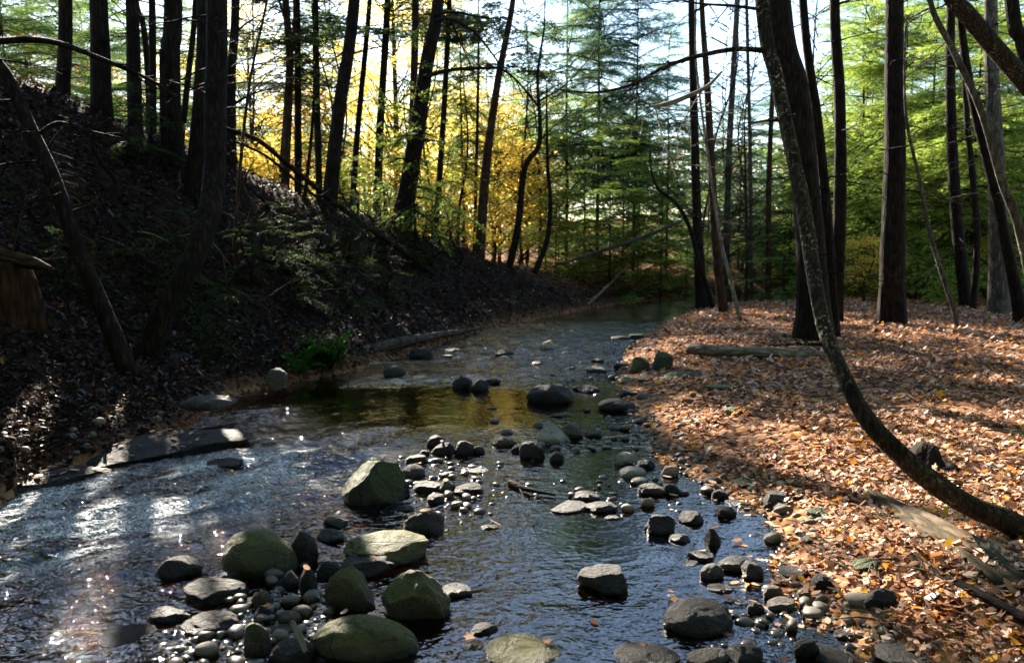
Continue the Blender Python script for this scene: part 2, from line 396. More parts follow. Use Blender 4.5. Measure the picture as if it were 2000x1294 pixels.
used = np.unique(fw); remap = np.zeros(WX.size, int); remap[used] = np.arange(len(used))
wat = obj("stream_water", mesh("stream_water", np.stack([WX, WY, WZ], -1).reshape(-1, 3)[used], [remap[fw]], True, [WATER],
    {"chop": chop.ravel()[used], "foam": foam.ravel()[used], "shallow": shal.ravel()[used]}))
tag(wat, kind="structure")

# ------------------------------------------------------------------ tubes, trunks, branches
def catmull(P, n):
    P = np.asarray(P, float)
    if len(P) == 2:
        t = np.linspace(0, 1, n)[:, None]; return P[0] * (1 - t) + P[1] * t
    Q = np.vstack([2 * P[0] - P[1], P, 2 * P[-1] - P[-2]])
    u = np.linspace(0, len(P) - 1 - 1e-6, n); i = u.astype(int); t = (u - i)[:, None]
    a, b, c, d = Q[i], Q[i + 1], Q[i + 2], Q[i + 3]
    return 0.5 * (2 * b + (c - a) * t + (2 * a - 5 * b + 4 * c - d) * t ** 2 + (3 * b - a - 3 * c + d) * t ** 3)
def tube(path, rad, seg=8, rough=0.0, rs=None, flare=0.0, lobes=5, cap=True):
    path = np.asarray(path, float); n = len(path); rad = np.broadcast_to(np.asarray(rad, float), (n,))
    T = np.gradient(path, axis=0); T /= np.linalg.norm(T, axis=1)[:, None] + 1e-9
    ref = np.array([0, 1.0, 0]) if abs(T[0][1]) < 0.8 else np.array([1.0, 0, 0])
    A = np.cross(T, ref); A /= np.linalg.norm(A, axis=1)[:, None] + 1e-9; B = np.cross(T, A)
    th = np.linspace(0, 2 * pi, seg, endpoint=False)
    R = np.repeat(rad[:, None], seg, 1)
    if rough > 0:
        ln = np.concatenate([[0], np.cumsum(np.linalg.norm(np.diff(path, axis=0), axis=1))])
        sd = rs.random() * 50
        cx, sx = np.cos(th) * 1.6 + sd, np.sin(th) * 1.6
        R = R * (1 + rough * 2 * fbm(cx[None, :] * 2 + 0 * ln[:, None], sx[None, :] * 2 + ln[:, None] * 1.1, 3, 3))
    if flare > 0:
        ln = np.concatenate([[0], np.cumsum(np.linalg.norm(np.diff(path, axis=0), axis=1))])
        e = np.exp(-ln / (rad[0] * 2.2 + 0.05))[:, None]
        ph = rs.random() * 6
        R = R * (1 + flare * e * (0.6 + 0.9 * np.maximum(0, np.cos(lobes * th + ph + 0.8 * np.sin(2 * th)))[None, :]))
    V = path[:, None, :] + R[..., None] * (np.cos(th)[None, :, None] * A[:, None, :] + np.sin(th)[None, :, None] * B[:, None, :])
    V = V.reshape(-1, 3)
    i = np.arange(n * seg).reshape(n, seg); j = np.roll(i, -1, 1)
    f = np.stack([i[:-1], j[:-1], j[1:], i[1:]], -1).reshape(-1, 4)
    if cap:
        c = len(V); V = np.vstack([V, path[-1] + T[-1] * rad[-1] * 0.3, path[0]])
        k = np.arange(seg); kk = np.roll(k, -1)
        tri = np.concatenate([np.stack([i[-1][k], i[-1][kk], np.full(seg, c)], -1), np.stack([i[0][kk], i[0][k], np.full(seg, c + 1)], -1)])
        return V, f, tri
    return V, f, np.zeros((0, 3), int)
def twig_branch(acc, p, d, L, r, rs, sub=4, droop=0.15, depth=1, seg=4):
    """one thin bare branch with side twigs"""
    n = 7; d = np.asarray(d, float); d = d / np.linalg.norm(d)
    side = np.cross(d, [0, 0, 1]); side /= np.linalg.norm(side) + 1e-9
    t = np.linspace(0, 1, n)[:, None]
    path = p + d * L * t + np.array([0, 0, -droop * L]) * t ** 2 + side * (rs.normal() * 0.10 * L) * t ** 2 + rs.normal(0, 0.015 * L, (n, 3)) * t
    acc.add(*tube(path, r * (1 - 0.85 * t[:, 0]) + 0.0015, seg, cap=False)[:2])
    if depth > 0:
        for k in range(sub):
            q = 0.25 + 0.7 * rs.random(); i = int(q * (n - 1)); a = path[i]
            dd = d * 0.8 + side * (rs.choice([-1, 1]) * (0.5 + 0.5 * rs.random())) + np.array([0, 0, rs.normal() * 0.25])
            twig_branch(acc, a, dd, L * (0.2 + 0.3 * rs.random()) * (1.1 - q * .5), r * 0.45, rs, 3, droop, depth - 1, 3)

# foliage: flat sprays of needles (hemlock) -------------------------------------------------
def spray(rs, L=1.0, step=0.055, tw=0.34, leafL=0.085, leafW=0.014, droop=0.28):
    """one hemlock bough of unit length along +x lying in the xy plane, drooping; returns needle-twig quads"""
    Q = []
    x = 0.10
    while x < 1.0:
        for sgn in (-1, 1):
            l = tw * (1.05 - x) ** 0.75 * (0.55 + 0.6 * rs.random()) + 0.03
            ang = sgn * (0.85 + 0.25 * rs.normal() * 0.6)
            dx, dy = cos(ang), sin(ang)
            m = max(1, int(l / (leafL * 0.62)))
            for k in range(m):
                q = (k + rs.random() * 0.6) / m * l
                bx, by = x + dx * q, dy * q
                for s2 in ((-1, 1) if rs.random() < 0.75 else (rs.choice([-1, 1]),)):
                    a2 = ang + s2 * (0.55 + 0.3 * rs.random())
                    Lf = leafL * (0.7 + 0.6 * rs.random()); Wf = leafW * (0.8 + 0.5 * rs.random())
                    ux, uy = cos(a2), sin(a2)
                    tz = rs.normal() * 0.25; rz = rs.normal() * 0.45
                    zc = -droop * bx * bx - 0.10 * q * (1 + rs.random()) + rs.normal() * 0.012
                    P0 = (bx, by, zc); vx, vy = -uy * Wf, ux * Wf
                    P2 = (bx + ux * Lf, by + uy * Lf, zc + tz * Lf - 0.02)
                    mx, my, mz = (P0[0] + P2[0]) / 2, (P0[1] + P2[1]) / 2, (P0[2] + P2[2]) / 2
                    Q.append((P0, (mx + vx, my + vy, mz + rz * Wf), P2, (mx - vx, my - vy, mz - rz * Wf)))
        x += step * (0.8 + 0.5 * rs.random())
    return np.array(Q).reshape(-1, 3)
rsS = np.random.RandomState(7)
SPR = [spray(rsS, step=0.065) for _ in range(6)]
SPR_C = [spray(rsS, step=0.085, leafL=0.12, leafW=0.024) for _ in range(5)]
def put_spray(acc, T, p, az, L, tilt, roll, rs):
    V = T * L
    cr, sr = cos(roll), sin(roll)
    y = V[:, 1] * cr - V[:, 2] * sr; z = V[:, 1] * sr + V[:, 2] * cr; x = V[:, 0]
    ct, st = cos(tilt), sin(tilt)
    x, z = x * ct - z * st, x * st + z * ct
    ca, sa = cos(az), sin(az)
    W_ = np.stack([x * ca - y * sa, x * sa + y * ca, z], -1) + p
    n = len(W_) // 4
    acc.add(W_, np.arange(n * 4).reshape(n, 4))
def limb(acc, p, az, L, tilt, r, droop=0.28):
    t = np.linspace(0, 1, 5)[:, None]
    x = t[:, 0] * L * 0.92; z = -droop * (t[:, 0]) ** 2 * L * 0.9
    X = x * cos(tilt) - z * sin(tilt); Z = x * sin(tilt) + z * cos(tilt)
    path = np.stack([X * cos(az), X * sin(az), Z], -1) + p
    acc.add(*tube(path, r * (1 - 0.8 * t[:, 0]), 3, cap=False)[:2])
def hemlock(H, z0, R, nb, seed, coarse=False, power=0.8, gaps=0.15):
    rs = np.random.RandomState(seed); fo = Acc(); li = Acc()
    T = SPR_C if coarse else SPR
    for k in range(nb):
        q = (k + rs.random()) / nb
        z = z0 + (H - z0) * min(1, max(0, q + rs.normal() * 0.06)) ** 0.95
        if rs.random() < gaps: continue
        L = (R * (1 - q) ** power + 0.35) * (0.45 + 0.75 * rs.random() ** 0.8)
        az = k * 2.4 + rs.normal() * 0.5
        tilt = 0.12 + 0.35 * q - 0.30 * (1 - q) + rs.normal() * 0.2
        p = np.array([0.10 * sin(z * 0.7 + seed), 0.10 * cos(z * 0.5 + seed * 2), z])
        limb(li, p, az, L, tilt, 0.010 + 0.010 * L)
        put_spray(fo, T[rs.randint(len(T))], p, az, L, tilt, rs.normal() * 0.18, rs)
        for j in range(2 if L > 1.3 else 0):
            o = (0.35 + 0.4 * rs.random()) * L
            pp = p + np.array([cos(az) * cos(tilt), sin(az) * cos(tilt), sin(tilt)]) * o + [0, 0, -0.28 * (o / L) ** 2 * L]
            put_spray(fo, T[rs.randint(len(T))], pp, az + rs.choice([-1, 1]) * (0.5 + 0.3 * rs.random()), L * 0.5, tilt - 0.25, rs.normal() * 0.2, rs)
    return fo.build("hemlock_foliage", False), li.build("hemlock_limbs")
def leafquads(C, rs, size, flat=0.5):
    """diamond leaves at centres C with random lean"""
    n = len(C)
    a = rs.uniform(0, 2 * pi, n); u = np.stack([np.cos(a), np.sin(a), rs.normal(0, flat, n)], -1); u /= np.linalg.norm(u, axis=1)[:, None]
    w = np.cross(u, np.stack([rs.normal(0, flat, n), rs.normal(0, flat, n), np.ones(n)], -1)); w /= np.linalg.norm(w, axis=1)[:, None]
    s = size * rs.uniform(0.7, 1.3, n)[:, None]
    V = np.stack([C - u * s * 0.55, C + w * s * 0.42 - u * s * .08, C + u * s * 0.55, C - w * s * 0.42 - u * s * .08], 1).reshape(-1, 3)
    return V, np.arange(n * 4).reshape(n, 4)
def broadleaf(H, z0, R, ncl, per, size, seed, flat=0.16, spread=0.55):
    """leafy crown: clusters carried on limbs, base of tree at origin"""
    rs = np.random.RandomState(seed); fo = Acc(); li = Acc()
    for k in range(ncl):
        q = rs.random() ** 0.85; z = z0 + (H - z0) * q
        rr = R * math.sqrt(max(0.05, sin(pi * min(0.97, 0.18 + 0.8 * q)))) * (0.25 + 0.8 * rs.random())
        a = rs.uniform(0, 2 * pi); c = np.array([cos(a) * rr, sin(a) * rr, z])
        n = int(per * rs.uniform(0.4, 1.4))
        sp = spread * rs.uniform(0.6, 1.3)
        C = c + rs.normal(0, 1, (n, 3)) * [sp, sp, sp * flat * 2]
        C[:, 2] -= 0.12 * ((C[:, 0] - c[0]) ** 2 + (C[:, 1] - c[1]) ** 2)
        fo.add(*leafquads(C, rs, size, 0.45))
        b = np.array([0, 0, max(z0 * 0.6, z - rr * 0.7 - 0.3)])
        path = catmull([b, (b + c) / 2 + rs.normal(0, 0.12, 3) * [1, 1, 0.6], c], 6)
        li.add(*tube(path, np.linspace(0.012 + 0.010 * rr, 0.004, 6), 3, cap=False)[:2])
    return fo.build("leaf_crown", False), li.build("leaf_limbs")
def barecrown(H, z0, R, nb, seed):
    rs = np.random.RandomState(seed); li = Acc()
    for k in range(nb):
        q = (k + rs.random()) / nb; z = z0 + (H - z0) * q
        a = rs.uniform(0, 2 * pi); L = R * (1 - 0.6 * q) * rs.uniform(0.5, 1.1)
        twig_branch(li, np.array([0, 0, z]), [cos(a), sin(a), 0.5], L, 0.016, rs, 5, 0.05, 2, 3)
    return li.build("bare_limbs")

HC = [hemlock(9.0, 0.0, 2.7, 60, 40 + i, True, 0.7, 0.3) for i in range(4)]      # high crowns, origin at the crown's foot
HF = [hemlock(11.5, 0.9, 3.0, 175, 50 + i, False, 0.65, 0.12) for i in range(4)]    # full trees
HM = [hemlock(11.5, 3.6, 3.1, 105, 160 + i, False, 0.6, 0.2) for i in range(3)]    # airy trees
HW = [hemlock(11.5, 0.9, 3.4, 54, 150 + i, False, 0.5, 0.18) for i in range(3)]    # loose, wide trees
HS = [hemlock(2.6, 0.25, 1.25, 30, 60 + i, False, 0.7, 0.1) for i in range(3)]     # saplings
MC = [broadleaf(11.0, 2.2, 3.0, 66, 125, 0.115, 70 + i) for i in range(4)]          # broadleaf trees
MU = [broadleaf(4.6, 0.8, 1.9, 34, 95, 0.11, 80 + i, 0.12) for i in range(3)]      # understorey
BC = [barecrown(7.0, 1.0, 2.2, 26, 90 + i) for i in range(3)]
def straight_trunk(H, r, seed, bend=0.25):
    rs = np.random.RandomState(seed)
    P = [np.array([0, 0, -0.3])] + [np.array([rs.normal() * bend * q, rs.normal() * bend * q, H * q]) for q in (0.25, 0.5, 0.75, 1.0)]
    n = 26; a = Acc(); a.add(*tube(catmull(P, n), r * (1 - 0.88 * np.linspace(0, 1, n)), 9, 0.05, rs, 0.45)); return a.build("trunk")
ST = [straight_trunk(12.0, 0.15, 100 + i, 0.12) for i in range(4)]
ST_TH = [straight_trunk(7.0, 0.045, 110 + i, 0.3) for i in range(3)]

RS = np.random.RandomState(3)
# ------------------------------------------------------------------ trees drawn one by one
HANDTREES = []
def trunk_tree(name, label, cat, pts, d, w, mat=BARK, htop=13.0, crown=None, cz=7.0, dead=8, dz=(0.8, 6.0), dl=1.4, seg=14, flare=0.35, group=None,
               rough=0.06, cs=1.0, extra=(), fmat=None, sink=0.35, seed=None, seedsub=4):
    """pts: trunk axis in photograph pixels from the foot up; d: depth in metres (or one per point); w: widths in pixels"""
    rs = np.random.RandomState(seed if seed is not None else abs(hash_name(label)) % 100000)
    ds = list(d) if isinstance(d, (list, tuple)) else [d] * len(pts)
    ws_ = list(w) if isinstance(w, (list, tuple)) and len(w) == len(pts) else list(np.linspace(w[0], w[1], len(pts)))
    P = [at_d(p[0], p[1], q) for p, q in zip(pts, ds)]
    R = [x * q / F / 2 * 0.88 for x, q in zip(ws_, ds)]
    g = gz(P[0][0], P[0][1])
    foot = np.array([P[0][0], P[0][1], min(P[0][2], g)])
    if P[0][2] > g + 0.25:      # foot hidden behind the crest: carry the trunk down to the soil
        dirn = (P[0] - P[1]); k = (P[0][2] - g) / max(0.2, -dirn[2]); k = min(k, 3)
        foot = np.array([P[0][0] + dirn[0] * k * 0.6, P[0][1], g]); P.insert(0, foot.copy()); R.insert(0, R[0] * 1.05)
    else:
        P[0] = foot.copy()
    top = P[-1]
    if top[2] < htop:
        dirn = (P[-1] - P[-2]); dirn = dirn / np.linalg.norm(dirn); dirn = dirn * 0.5 + np.array([0, 0, 0.7]); dirn /= np.linalg.norm(dirn)
        L = (htop - top[2]); P.append(top + dirn * L * 0.5); P.append(top + dirn * L * 0.5 + np.array([dirn[0] * 0.2, 0, 1.0]) * L * 0.5)
        R += [R[-1] * 0.62, 0.02]
    root = thing(name, label, cat, tuple(foot), group)
    P = [p - foot for p in P]; P.insert(0, np.array([0, 0, -sink])); R.insert(0, R[0] * 1.12)
    n = 14 + 7 * len(P)
    path = catmull(P, n)
    rad = np.interp(np.linspace(0, len(P) - 1, n), range(len(P)), R)
    a = Acc(); a.add(*tube(path, rad, seg, rough, rs, flare))
    obj("trunk", a.build("trunk"), root, mat=mat)
    br = Acc(); EXT = []
    if dead:
        for k in range(dead):
            z = rs.uniform(*dz); i = int(np.argmin(np.abs(path[:, 2] - z))); az = rs.uniform(0, 2 * pi)
            twig_branch(br, path[i], [cos(az), sin(az), rs.normal() * 0.15], dl * rs.uniform(0.4, 1.2), 0.010 + 0.004 * rs.random(), rs, seedsub, 0.12, 2 if dl > 1 else 1, 4); EXT.append((br, None)); br = Acc()
    for e in extra:               # branches drawn in the photograph: (pixel points, width px, depth or depths)
        ed = e[2] if isinstance(e[2], (list, tuple)) else [e[2]] * len(e[0])
        ep = catmull([at_d(x, y, q) - foot for (x, y), q in zip(e[0], ed)], 20)
        rr = e[1] * np.mean(ed) / F / 2
        be = Acc(); be.add(*tube(ep, np.linspace(rr, rr * 0.3, 20), 6, 0.08, rs)); tw = Acc(); EXT.append((be, tw))
        for k in range(7):
            i = rs.randint(4, 19); dd = ep[min(i + 1, 19)] - ep[i - 1]
            twig_branch(tw, ep[i], dd / np.linalg.norm(dd) + rs.normal(0, 0.5, 3), 0.05 * np.mean(ed) * rs.uniform(0.4, 1), rr * 0.35, rs, 3, 0.1, 1, 3)
    for be, tw in EXT:
        bo = obj("branch", be.build("branch"), root, mat=mat)
        if tw is not None: obj("twigs", tw.build("twigs"), bo, mat=mat)
    if crown is not None:
        i = int(np.argmin(np.abs(path[:, 2] - (cz - foot[2])))); cp = path[i]
        sc = cs * (htop - cz) / 9.0
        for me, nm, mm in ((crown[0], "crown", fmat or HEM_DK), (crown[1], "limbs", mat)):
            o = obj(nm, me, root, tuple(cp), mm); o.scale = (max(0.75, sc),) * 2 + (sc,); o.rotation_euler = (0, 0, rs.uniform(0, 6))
    HANDTREES.append((root, pts[0][0], label))
    return root
def hash_name(s):
    h = 7
    for ch in s: h = (h * 31 + ord(ch)) & 0xffffffff
    return h
TG = "tall dark trunks on the left ridge"
def H_(i): return HC[i % 4]
# left ridge
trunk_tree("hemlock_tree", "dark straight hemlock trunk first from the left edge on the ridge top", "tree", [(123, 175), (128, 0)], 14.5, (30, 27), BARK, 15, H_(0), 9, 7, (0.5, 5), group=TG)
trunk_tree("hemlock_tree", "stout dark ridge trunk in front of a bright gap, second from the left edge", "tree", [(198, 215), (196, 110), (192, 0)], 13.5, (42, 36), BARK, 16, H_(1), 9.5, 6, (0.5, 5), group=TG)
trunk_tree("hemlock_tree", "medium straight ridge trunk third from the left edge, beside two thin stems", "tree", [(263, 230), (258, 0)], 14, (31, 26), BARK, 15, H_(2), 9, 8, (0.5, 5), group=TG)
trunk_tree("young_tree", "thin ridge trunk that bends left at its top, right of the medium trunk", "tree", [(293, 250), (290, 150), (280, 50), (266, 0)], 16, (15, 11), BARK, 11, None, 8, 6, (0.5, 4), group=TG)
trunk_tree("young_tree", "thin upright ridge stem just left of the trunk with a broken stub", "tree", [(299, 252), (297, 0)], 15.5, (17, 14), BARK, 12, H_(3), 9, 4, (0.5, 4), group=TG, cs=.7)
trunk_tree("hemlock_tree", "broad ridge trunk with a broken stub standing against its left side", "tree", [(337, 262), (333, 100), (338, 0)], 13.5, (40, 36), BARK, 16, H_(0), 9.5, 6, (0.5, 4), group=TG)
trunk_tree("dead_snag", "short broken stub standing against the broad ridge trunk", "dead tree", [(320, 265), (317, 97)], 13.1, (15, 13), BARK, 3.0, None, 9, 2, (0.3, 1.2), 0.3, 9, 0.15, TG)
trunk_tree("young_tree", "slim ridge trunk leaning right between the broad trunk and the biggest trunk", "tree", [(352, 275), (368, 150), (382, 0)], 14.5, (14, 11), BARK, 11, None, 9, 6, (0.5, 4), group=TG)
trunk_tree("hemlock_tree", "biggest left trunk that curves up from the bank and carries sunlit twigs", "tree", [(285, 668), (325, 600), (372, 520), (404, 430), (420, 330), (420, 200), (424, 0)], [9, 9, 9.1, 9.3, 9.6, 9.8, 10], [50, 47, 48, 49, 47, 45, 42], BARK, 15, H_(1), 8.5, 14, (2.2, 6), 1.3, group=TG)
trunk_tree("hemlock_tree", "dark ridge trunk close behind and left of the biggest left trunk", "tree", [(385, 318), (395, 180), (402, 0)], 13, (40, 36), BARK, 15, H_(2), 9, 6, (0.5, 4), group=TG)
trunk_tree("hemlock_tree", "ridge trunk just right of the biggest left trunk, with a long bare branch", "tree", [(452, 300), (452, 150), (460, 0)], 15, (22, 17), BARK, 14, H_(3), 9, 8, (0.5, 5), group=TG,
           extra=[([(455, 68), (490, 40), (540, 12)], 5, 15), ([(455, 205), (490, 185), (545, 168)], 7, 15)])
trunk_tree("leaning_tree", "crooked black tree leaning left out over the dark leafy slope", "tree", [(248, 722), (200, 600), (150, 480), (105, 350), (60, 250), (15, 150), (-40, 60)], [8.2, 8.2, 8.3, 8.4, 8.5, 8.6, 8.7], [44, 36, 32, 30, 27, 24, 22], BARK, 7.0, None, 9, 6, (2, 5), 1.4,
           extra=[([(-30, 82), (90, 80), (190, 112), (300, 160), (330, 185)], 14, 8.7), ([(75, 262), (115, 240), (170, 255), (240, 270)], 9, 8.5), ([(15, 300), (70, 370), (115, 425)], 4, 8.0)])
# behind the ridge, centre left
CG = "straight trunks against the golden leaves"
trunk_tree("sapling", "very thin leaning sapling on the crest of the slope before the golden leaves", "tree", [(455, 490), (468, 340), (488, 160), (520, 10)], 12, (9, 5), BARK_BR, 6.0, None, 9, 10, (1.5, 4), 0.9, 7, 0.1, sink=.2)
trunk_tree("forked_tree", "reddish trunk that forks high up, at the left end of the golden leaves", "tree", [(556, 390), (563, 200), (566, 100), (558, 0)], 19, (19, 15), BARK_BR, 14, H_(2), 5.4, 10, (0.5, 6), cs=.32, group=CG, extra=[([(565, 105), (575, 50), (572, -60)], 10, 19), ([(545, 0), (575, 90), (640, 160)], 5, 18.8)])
trunk_tree("hemlock_tree", "straight dark trunk right beside the reddish forked trunk", "tree", [(582, 395), (582, 200), (580, 0)], 19.5, (16, 13), BARK, 15, H_(0), 10.4, 12, (0.5, 6), group=CG, cs=.5)  # crown added above the view to shade the lower right bank
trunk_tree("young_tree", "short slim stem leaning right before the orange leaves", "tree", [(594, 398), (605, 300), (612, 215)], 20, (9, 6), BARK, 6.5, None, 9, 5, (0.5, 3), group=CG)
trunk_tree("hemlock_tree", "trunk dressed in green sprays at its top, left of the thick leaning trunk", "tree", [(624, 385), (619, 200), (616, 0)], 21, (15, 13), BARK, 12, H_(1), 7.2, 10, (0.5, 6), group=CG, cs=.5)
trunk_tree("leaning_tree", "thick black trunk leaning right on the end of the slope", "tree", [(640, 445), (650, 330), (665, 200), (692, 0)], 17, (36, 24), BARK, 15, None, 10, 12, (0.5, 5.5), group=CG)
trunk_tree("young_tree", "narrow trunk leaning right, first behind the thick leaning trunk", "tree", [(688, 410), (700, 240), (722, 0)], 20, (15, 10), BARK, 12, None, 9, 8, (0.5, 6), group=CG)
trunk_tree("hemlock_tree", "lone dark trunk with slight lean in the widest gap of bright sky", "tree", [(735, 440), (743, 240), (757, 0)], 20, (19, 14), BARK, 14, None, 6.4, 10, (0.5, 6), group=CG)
trunk_tree("hemlock_tree", "upright thinner partner of the great leaning trunk among golden leaves", "tree", [(800, 430), (806, 240), (812, 0)], 20.5, (17, 15), BARK_BR, 14, H_(0), 6.8, 6, (0.5, 5), group=CG, cs=.26)  # flat crown shaped to cast a shade band on the right bank
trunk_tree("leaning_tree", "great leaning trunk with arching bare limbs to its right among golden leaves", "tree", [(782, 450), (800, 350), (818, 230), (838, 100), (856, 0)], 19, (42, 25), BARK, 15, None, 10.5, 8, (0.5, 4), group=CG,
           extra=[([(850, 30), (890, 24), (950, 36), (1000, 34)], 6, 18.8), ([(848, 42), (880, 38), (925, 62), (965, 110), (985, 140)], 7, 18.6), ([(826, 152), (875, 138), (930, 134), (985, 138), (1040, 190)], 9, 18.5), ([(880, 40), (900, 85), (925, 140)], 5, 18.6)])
trunk_tree("young_tree", "slim trunk wrapped in yellow leaves right of the great leaning trunk", "tree", [(848, 480), (862, 300), (878, 0)], 22, (15, 11), BARK, 12, H_(1), 7.6, 8, (1, 5), cs=.45, fmat=HEM_DK, group=CG)  # dense needle crown added to throw shade on the right bank
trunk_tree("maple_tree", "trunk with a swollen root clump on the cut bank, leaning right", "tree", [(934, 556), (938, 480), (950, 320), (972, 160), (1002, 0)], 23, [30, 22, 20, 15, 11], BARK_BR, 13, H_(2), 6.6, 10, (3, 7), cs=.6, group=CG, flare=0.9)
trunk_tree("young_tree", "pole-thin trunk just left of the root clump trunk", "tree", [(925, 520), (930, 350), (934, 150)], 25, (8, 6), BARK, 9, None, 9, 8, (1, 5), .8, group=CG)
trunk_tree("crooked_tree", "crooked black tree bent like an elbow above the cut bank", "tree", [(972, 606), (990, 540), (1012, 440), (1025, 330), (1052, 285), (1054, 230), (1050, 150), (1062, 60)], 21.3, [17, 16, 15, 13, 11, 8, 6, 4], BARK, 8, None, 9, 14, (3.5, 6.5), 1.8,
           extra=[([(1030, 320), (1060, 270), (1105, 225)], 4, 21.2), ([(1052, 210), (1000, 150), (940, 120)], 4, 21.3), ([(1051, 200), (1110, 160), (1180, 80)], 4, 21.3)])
trunk_tree("crooked_tree", "leaning dark stem right of the elbow tree on the cut bank", "tree", [(1018, 592), (1045, 530), (1068, 470), (1075, 400), (1070, 330)], 22, (15, 8), BARK, 6, None, 9, 8, (2, 4), 1.0)
# across the stream, right
RG = "slender trunks on the right bank point"
trunk_tree("hemlock_tree", "moss-footed hemlock at the tip of the right bank", "tree", [(1372, 604), (1362, 450), (1356, 250), (1350, 0)], 20.5, (26, 14), BARK, 12, None, 8.0, 10, (1, 6), group=RG, cs=.55, fmat=HEM_LT)
trunk_tree("shaggy_tree", "ruddy shaggy trunk with a sunlit left edge on the right bank", "tree", [(1416, 636), (1400, 500), (1388, 300), (1380, 150), (1370, 0)], 17.5, [26, 20, 17, 14, 11], BARK_BR, 11, None, 9, 12, (2, 6), 1.2, group=RG)
trunk_tree("sapling", "thin pale sapling leaning left in front of the ruddy shaggy trunk", "tree", [(1452, 662), (1430, 560), (1408, 470), (1385, 320), (1362, 150)], 15.8, (10, 5), BARK_PALE, 6.5, None, 9, 8, (2, 5), .9, 8, .2, RG)
trunk_tree("crooked_tree", "black crooked stem arching left beneath the hemlock boughs", "tree", [(1395, 612), (1368, 520), (1345, 440), (1318, 395), (1285, 368)], 19.5, (12, 7), BARK, 4, None, 9, 6, (1, 3), .8, 8, .2, RG)
trunk_tree("young_tree", "grey-green straight trunk against the blue sky gap", "tree", [(1418, 560), (1424, 300), (1440, 0)], 26, (15, 12), BARK_GR, 13, None, 9, 14, (2, 8), 1.2, group=RG)
trunk_tree("young_tree", "thin straight pole right of the grey-green trunk", "tree", [(1468, 600), (1465, 300), (1458, 0)], 24, (9, 7), BARK_GR, 12, None, 9, 12, (2, 8), 1.2, group=RG)
trunk_tree("young_tree", "brown straight pole among dark hemlock boughs left of the twin trunks", "tree", [(1500, 600), (1502, 350), (1510, 150)], 22, (13, 9), BARK_BR, 11, None, 7.5, 10, (2, 6), 1.0, group=RG)
trunk_tree("curved_tree", "lichen-covered tree rising in a long curve from the leaves of the right bank", "tree",
           [(2035, 1040), (1975, 1022), (1905, 994), (1840, 955), (1765, 895), (1690, 815), (1640, 720), (1612, 650), (1592, 560), (1572, 430), (1545, 290), (1515, 150), (1488, 0)], [4.0, 4.03, 4.05, 4.06, 4.1, 4.2, 4.35, 4.5, 4.65, 4.85, 5.05, 5.25, 5.4],
           [66, 56, 52, 50, 45, 41, 37, 33, 33, 33, 31, 31, 29], BARK_LI, 7.5, None, 9, 3, (1.0, 3), .35, 18, 0.25, sink=0.15, rough=0.16,
           extra=[([(1500, 100), (1440, 96), (1370, 108), (1300, 130), (1235, 165), (1160, 181), (1085, 174)], 11, [5.3, 5.35, 5.4, 5.5, 5.6, 5.7, 5.8]), ([(1495, 20), (1430, 12), (1350, 5), (1270, -20)], 7, 5.4)])
trunk_tree("hemlock_tree", "massive dark trunk with mossy spread roots behind the lichen-covered curved tree", "tree", [(1590, 652), (1584, 500), (1572, 350), (1553, 170), (1520, 0)], 12.3, [66, 60, 58, 54, 50], BARK, 15, H_(2), 9, 6, (1, 4), 1.2, 18, 0.75)
trunk_tree("hemlock_tree", "slimmer black trunk rising right beside the massive mossy-rooted trunk", "tree", [(1628, 650), (1616, 450), (1598, 250), (1568, 0)], 12.8, (27, 17), BARK, 13, None, 8, 6, (2, 5), 1.0, 12, 0.5)
trunk_tree("hemlock_tree", "plain dark trunk left of a bright green gap, behind the twin trunks", "tree", [(1633, 622), (1640, 400), (1640, 200), (1630, 0)], 15.2, (29, 21), BARK, 14, H_(3), 9, 10, (2, 6), 1.8)
trunk_tree("hemlock_tree", "isolated black column of a trunk with one sunlit edge on open leafy ground", "tree", [(1742, 628), (1743, 500), (1748, 300), (1747, 0)], 14.6, [54, 50, 44, 35], BARK, 16, H_(0), 9.5, 9, (2.2, 6), 2.2, 20, 0.45)
trunk_tree("bent_sapling", "thin bent sapling right of the isolated black column", "tree", [(1862, 602), (1835, 520), (1812, 440), (1800, 370), (1772, 245)], 14.2, (11, 7), BARK_GR, 5.5, None, 9, 6, (1, 3.5), .6, 8, .3)
trunk_tree("curved_tree", "smooth pale curved stem sweeping across the upper right", "tree", [(2040, 700), (2010, 540), (1985, 430), (1955, 350), (1915, 215), (1862, 100), (1815, 0)], 8.5, [20, 19, 18, 17, 15, 13, 11], BARK_GR, 6.2, None, 9, 4, (3, 5), .7, 12, .15)
trunk_tree("hemlock_tree", "dark double-footed trunk left of the sunlit grey trunk, far right", "tree", [(1888, 592), (1870, 450), (1858, 250), (1856, 60)], 18.5, (28, 18), BARK, 12, H_(1), 8, 8, (1.5, 6), 1.2)
trunk_tree("young_tree", "thin trunk between the double-footed trunk and the sunlit grey trunk", "tree", [(1900, 590), (1908, 450), (1890, 250), (1880, 80)], 18, (16, 10), BARK, 9, None, 9, 8, (1.5, 6), 1.2)
trunk_tree("hemlock_tree", "broad grey trunk with sunlit upper bark near the right edge", "tree", [(1950, 572), (1948, 400), (1940, 200), (1935, 30)], 17, (40, 26), BARK_GR, 14, H_(2), 9, 8, (2, 6), 1.4)
trunk_tree("leaning_tree", "black trunk leaning left across the broad grey trunk at the right edge", "tree", [(1988, 590), (1970, 500), (1945, 380), (1905, 220), (1878, 60)], 15, (26, 16), BARK, 9, None, 9, 8, (1.5, 5), 1.2)
